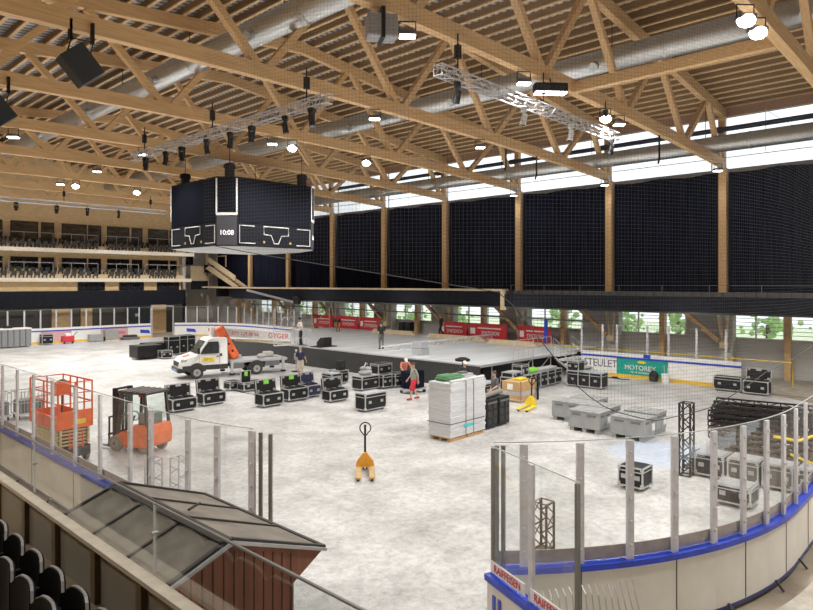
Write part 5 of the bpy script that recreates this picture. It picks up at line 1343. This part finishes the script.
def person(label, loc, rz, shirt, trousers, pose=None, short=False, hair=hairb, hat=None, sleeve=.5, shoes=None, extra=None, bare_legs=False):
    J = {k: Vector(v) for k, v in BASE.items()}
    for k, v in (pose or {}).items(): J[k] = Vector(v)
    t = T('person', label, 'person', loc, rz)
    b = MB()
    def head_parts():
        h = J['head']; n = J['neck']; ax = (h-n).normalized()
        f = Vector((0,1,0)); f = (f-ax*f.dot(ax)).normalized()
        if extra and 'look' in extra: f = Vector(extra['look']).normalized()
        r = f.cross(ax); return h, ax, f, r
    h, ax, f, r = head_parts()
    b.sph(h+ax*.02, (.078,.092,.112), 14, 10); b.sph(h-ax*.06+f*.02, (.058,.066,.06), 12, 8)
    capsule(b, h+f*.085-ax*.0, h+f*.1-ax*.025, .012, .016)            # nose
    for s in (-1,1): capsule(b, h+r*s*.078+ax*.015, h+r*s*.08-ax*.025, .016, .012)  # ears
    capsule(b, J['neck']-ax*.04, h-ax*.04, .055, .052)
    capsule(b, J['chest'], J['neck']-Vector((0,0,.06)), .135, .075)
    capsule(b, J['pel'], J['chest'], .13, .14)
    for s in 'LR':
        capsule(b, J['chest']+Vector((0,0,.06)), J['sh'+s], .09, .062); capsule(b, J['sh'+s], J['el'+s], .056, .043); capsule(b, J['el'+s], J['wr'+s], .042, .029)
        capsule(b, J['pel'], J['hip'+s], .11, .095); capsule(b, J['hip'+s], J['kn'+s], .088, .057); capsule(b, J['kn'+s], J['an'+s], .056, .036)
        d = (J['wr'+s]-J['el'+s]).normalized(); capsule(b, J['wr'+s], J['wr'+s]+d*.07, .03, .036)
        fo = extra.get('foot', (0,1,0)) if extra else (0,1,0); fo = Vector(fo).normalized()
        capsule(b, J['an'+s]-Vector((0,0,.05)), J['an'+s]+fo*.15-Vector((0,0,.055)), .035, .03)
    fx = MB()
    for s in 'LR':                                                    # five separate fingers
        w = J['wr'+s]; d = (w-J['el'+s]).normalized(); sd = Vector((1,0,0)) if abs(d.x) < .8 else Vector((0,1,0)); sd = (sd-d*sd.dot(d)).normalized(); fw = d.cross(sd)
        for k, ln in enumerate((.062,.075,.08,.072)):
            o = w+d*.085+fw*(-.03+k*.02); fx.tube([o, o+d*ln*.5, o+d*ln*.85+sd*.015*(1 if s == 'L' else -1), o+d*ln+sd*.03*(1 if s == 'L' else -1)],[.009,.0085,.008,.005],6)
        o = w+d*.04+fw*.035; fx.tube([o, o+fw*.03+d*.025, o+fw*.035+d*.06],[.011,.01,.006],6)
    remeshed(b, 'body', skin, t, .016, fx)
    e = MB()
    for s in (-1,1): e.sph(h+f*.088+r*s*.032+ax*.018, .011, 8, 6)
    e.build('eyes', darkwin, t)
    mm = MB(); c = h+f*.083-ax*.055; mm.bar(c-r*.025, c+r*.025, .012, .008); mm.build('mouth', M('lips',(.35,.12,.10),.5), t)
    c = MB()                                                           # shirt
    capsule(c, J['pel']+Vector((0,0,.03)), J['chest'], .15, .158); capsule(c, J['chest'], J['neck']-Vector((0,0,.07)), .15, .075)
    for s in 'LR':
        capsule(c, J['chest']+Vector((0,0,.07)), J['sh'+s], .1, .073); capsule(c, J['sh'+s], J['sh'+s].lerp(J['el'+s], min(1,sleeve*1.5)), .072, .064)
        if sleeve > .8: capsule(c, J['el'+s], J['wr'+s], .055, .042)
    remeshed(c, 'shirt', shirt, t, .022)
    c = MB()
    capsule(c, J['pel']-Vector((0,0,.02)), J['pel']+Vector((0,0,.06)), .148, .14)
    for s in 'LR':
        capsule(c, J['pel'], J['hip'+s], .12, .11); kn = J['kn'+s]
        if short: capsule(c, J['hip'+s], J['hip'+s].lerp(kn,.95), .115, .108)
        else: capsule(c, J['hip'+s], kn, .105, .073); capsule(c, kn, J['an'+s]+Vector((0,0,.03)), .073, .056)
    remeshed(c, 'shorts' if short else 'trousers', trousers, t, .022)
    fo = Vector(extra.get('foot', (0,1,0)) if extra else (0,1,0)).normalized()
    for s in 'LR':
        c = MB(); a = J['an'+s]; capsule(c, a-Vector((0,0,.035))-fo*.03, a+fo*.16-Vector((0,0,.05)), .05, .042); c.build('shoe', shoes or black, t, smooth=True)
    c = MB()
    if hat is None:
        c.sph(h+ax*.045-f*.018, (.088,.098,.098), 14, 10); c.build('hair', hair, t, smooth=True)
    else:
        c.sph(h+ax*.055-f*.005, (.098,.108,.085), 14, 10); cp = c.build('cap', hat, t, smooth=True)
        q = MB(); q.add([h+ax*.06+f*.09-r*.07, h+ax*.06+f*.09+r*.07, h+ax*.04+f*.18+r*.05, h+ax*.04+f*.18-r*.05, h+ax*.07+f*.09-r*.07, h+ax*.07+f*.09+r*.07, h+ax*.05+f*.18+r*.05, h+ax*.05+f*.18-r*.05], [(0,1,2,3),(7,6,5,4),(0,4,5,1),(1,5,6,2),(2,6,7,3),(3,7,4,0)]); q.build('peak', hat, cp)
    return t
def cloth(n, c): return M(n, c, .85)
def build_people():
    sage = cloth('sage_shirt',(.28,.32,.26)); navy = cloth('navy_shirt',(.01,.014,.05)); blk = cloth('black_shirt',(.012,.012,.014)); redp = cloth('red_shorts',(.60,.02,.04)); beige = cloth('beige_shorts',(.50,.44,.36))
    coral = cloth('coral_shirt',(.62,.17,.12)); dgrey = cloth('dark_grey_shirt',(.08,.085,.09)); mustard = cloth('mustard_trousers',(.25,.13,.03)); greyt = cloth('grey_trousers',(.10,.11,.11)); navyt = cloth('navy_trousers',(.012,.014,.03))
    walk = dict(knL=(-.10,.16,.52), anL=(-.11,.20,.10), knR=(.10,-.02,.50), anR=(.11,-.26,.12), elL=(-.24,-.12,1.15), wrL=(-.25,-.12,.92), elR=(.25,.04,1.14), wrR=(.25,.2,.95))
    person('man in sage T-shirt and bright red shorts walking on the ice', (22.15,20.2,0), 1.1, sage, redp, walk, short=True, shoes=cloth('red_shoes',(.45,.03,.04)))
    bend = dict(chest=(0,.14,1.2), neck=(0,.26,1.36), head=(0,.33,1.47), shL=(-.18,.2,1.32), shR=(.18,.2,1.32), elL=(-.28,.36,1.12), wrL=(-.26,.55,1.02), elR=(.27,.36,1.1), wrR=(.22,.56,1.0))
    person('person in coral shirt and white cap leaning over the covered cart', (24.35,22.9,0), 2.6, coral, greyt, bend, hat=white)
    person('man in black with white cap standing behind the panel stack', (24.35,18.9,0), 2.5, blk, blk, dict(elL=(-.27,.08,1.15), wrL=(-.12,.28,1.15), elR=(.27,.08,1.15), wrR=(.12,.28,1.18)), hat=white, sleeve=.6)
    person('man in dark grey T-shirt standing between the road bins and crate', (22.4,15.75,0), 1.2, dgrey, navyt, dict(elL=(-.26,.06,1.14), wrL=(-.2,.3,1.0)))
    person('man in navy T-shirt and beige shorts seen from behind near the truck', (23.1,30.1,0), -.82, navy, beige, dict(elR=(.27,-.02,1.13), wrR=(.32,.12,.92), elL=(-.26,0,1.13), wrL=(-.27,.06,.88)), short=True, hair=hairg)
    person('man in black T-shirt standing on the stage deck with tool in hand', (28.6,28.9,SZ), -.4, blk, greyt, dict(elR=(.24,.02,1.13), wrR=(.27,.24,.98), elL=(-.22,.03,1.14), wrL=(-.18,.22,1.1)))
    stoop = dict(pel=(0,-.05,.93), chest=(0,.27,1.03), neck=(0,.47,1.07), head=(0,.60,1.0), shL=(-.18,.40,1.06), shR=(.18,.40,1.06), elL=(-.22,.44,.80), wrL=(-.2,.5,.56), elR=(.22,.44,.80), wrR=(.2,.5,.56))
    person('person in dark top and mustard trousers stooping at the far end of the stage', (36.3,42,SZ), 2.3, blk, mustard, stoop, extra=dict(look=(0,.4,-.9)))
    person('person dressed in black striding at the back of the stage', (38.6,32.3,SZ), 1.0, blk, blk, walk, sleeve=.5)
    # standing in the truck's basket
    v = Matrix.Rotation(-.27,4,'Z') @ Vector((7.6,-.1,1.56)) + Vector((17.75,34.75,0))
    person('person with dark helmet and white vest standing in the aerial basket', (v.x,v.y,v.z), 1.4, cloth('white_vest',(.60,.60,.58)), blk, dict(elL=(-.25,.1,1.16), wrL=(-.2,.32,1.08), elR=(.25,.1,1.16), wrR=(.2,.32,1.08)), hat=black)
build_people()

# ================================================================ OUTSIDE
def build_outside():
    S(MB().box(41.8,90,-40,110,-.3,-.1).build('ground_outside', lawn))
    rr = random.Random(11)
    for i in range(14):
        y = -4+i*5.6+rr.uniform(-1,1); x = 50+rr.uniform(0,6); h = rr.uniform(3.4,4.6)
        t = T('leafy_tree','green leafy tree seen through the louvred windows, %s from the picture\'s right' % ORD[i],'tree',(x,y,-.1),group='trees outside the windows')
        MB().cyl((0,0,0),(0,0,h*.6),.18,8).build('trunk', trunkm, t)
        m = MB()
        for k in range(60):
            m.sph((rr.uniform(-1.2,1.2),rr.gauss(0,.9),h*.62+rr.gauss(-.2,.75)), rr.uniform(.1,.32), 6, 5)
        m.build('crown', leafm, t, smooth=True)
build_outside()

# ================================================================ WORLD, CAMERA
w = bpy.data.worlds.new('sky'); bpy.context.scene.world = w; w.use_nodes = True
bg = w.node_tree.nodes['Background']; bg.inputs[0].default_value = (.93,.96,1,1); bg.inputs[1].default_value = 2.6
cam = bpy.data.cameras.new('camera'); co = bpy.data.objects.new('camera', cam); col.objects.link(co)
cam.sensor_width = 36; cam.lens = 36*636/813; cam.shift_y = -(305-283)/813; cam.clip_end = 500; cam.clip_start = .05
fx, fy = .7311, .6823
co.location = (0,0,H)
co.rotation_euler = (PI/2, 0, math.atan2(fy,fx)-PI/2)
bpy.context.scene.camera = co
sc = bpy.context.scene
sc.view_settings.view_transform = 'Standard'; sc.view_settings.look = 'None'; sc.view_settings.exposure = -.76; sc.view_settings.gamma = 1.12
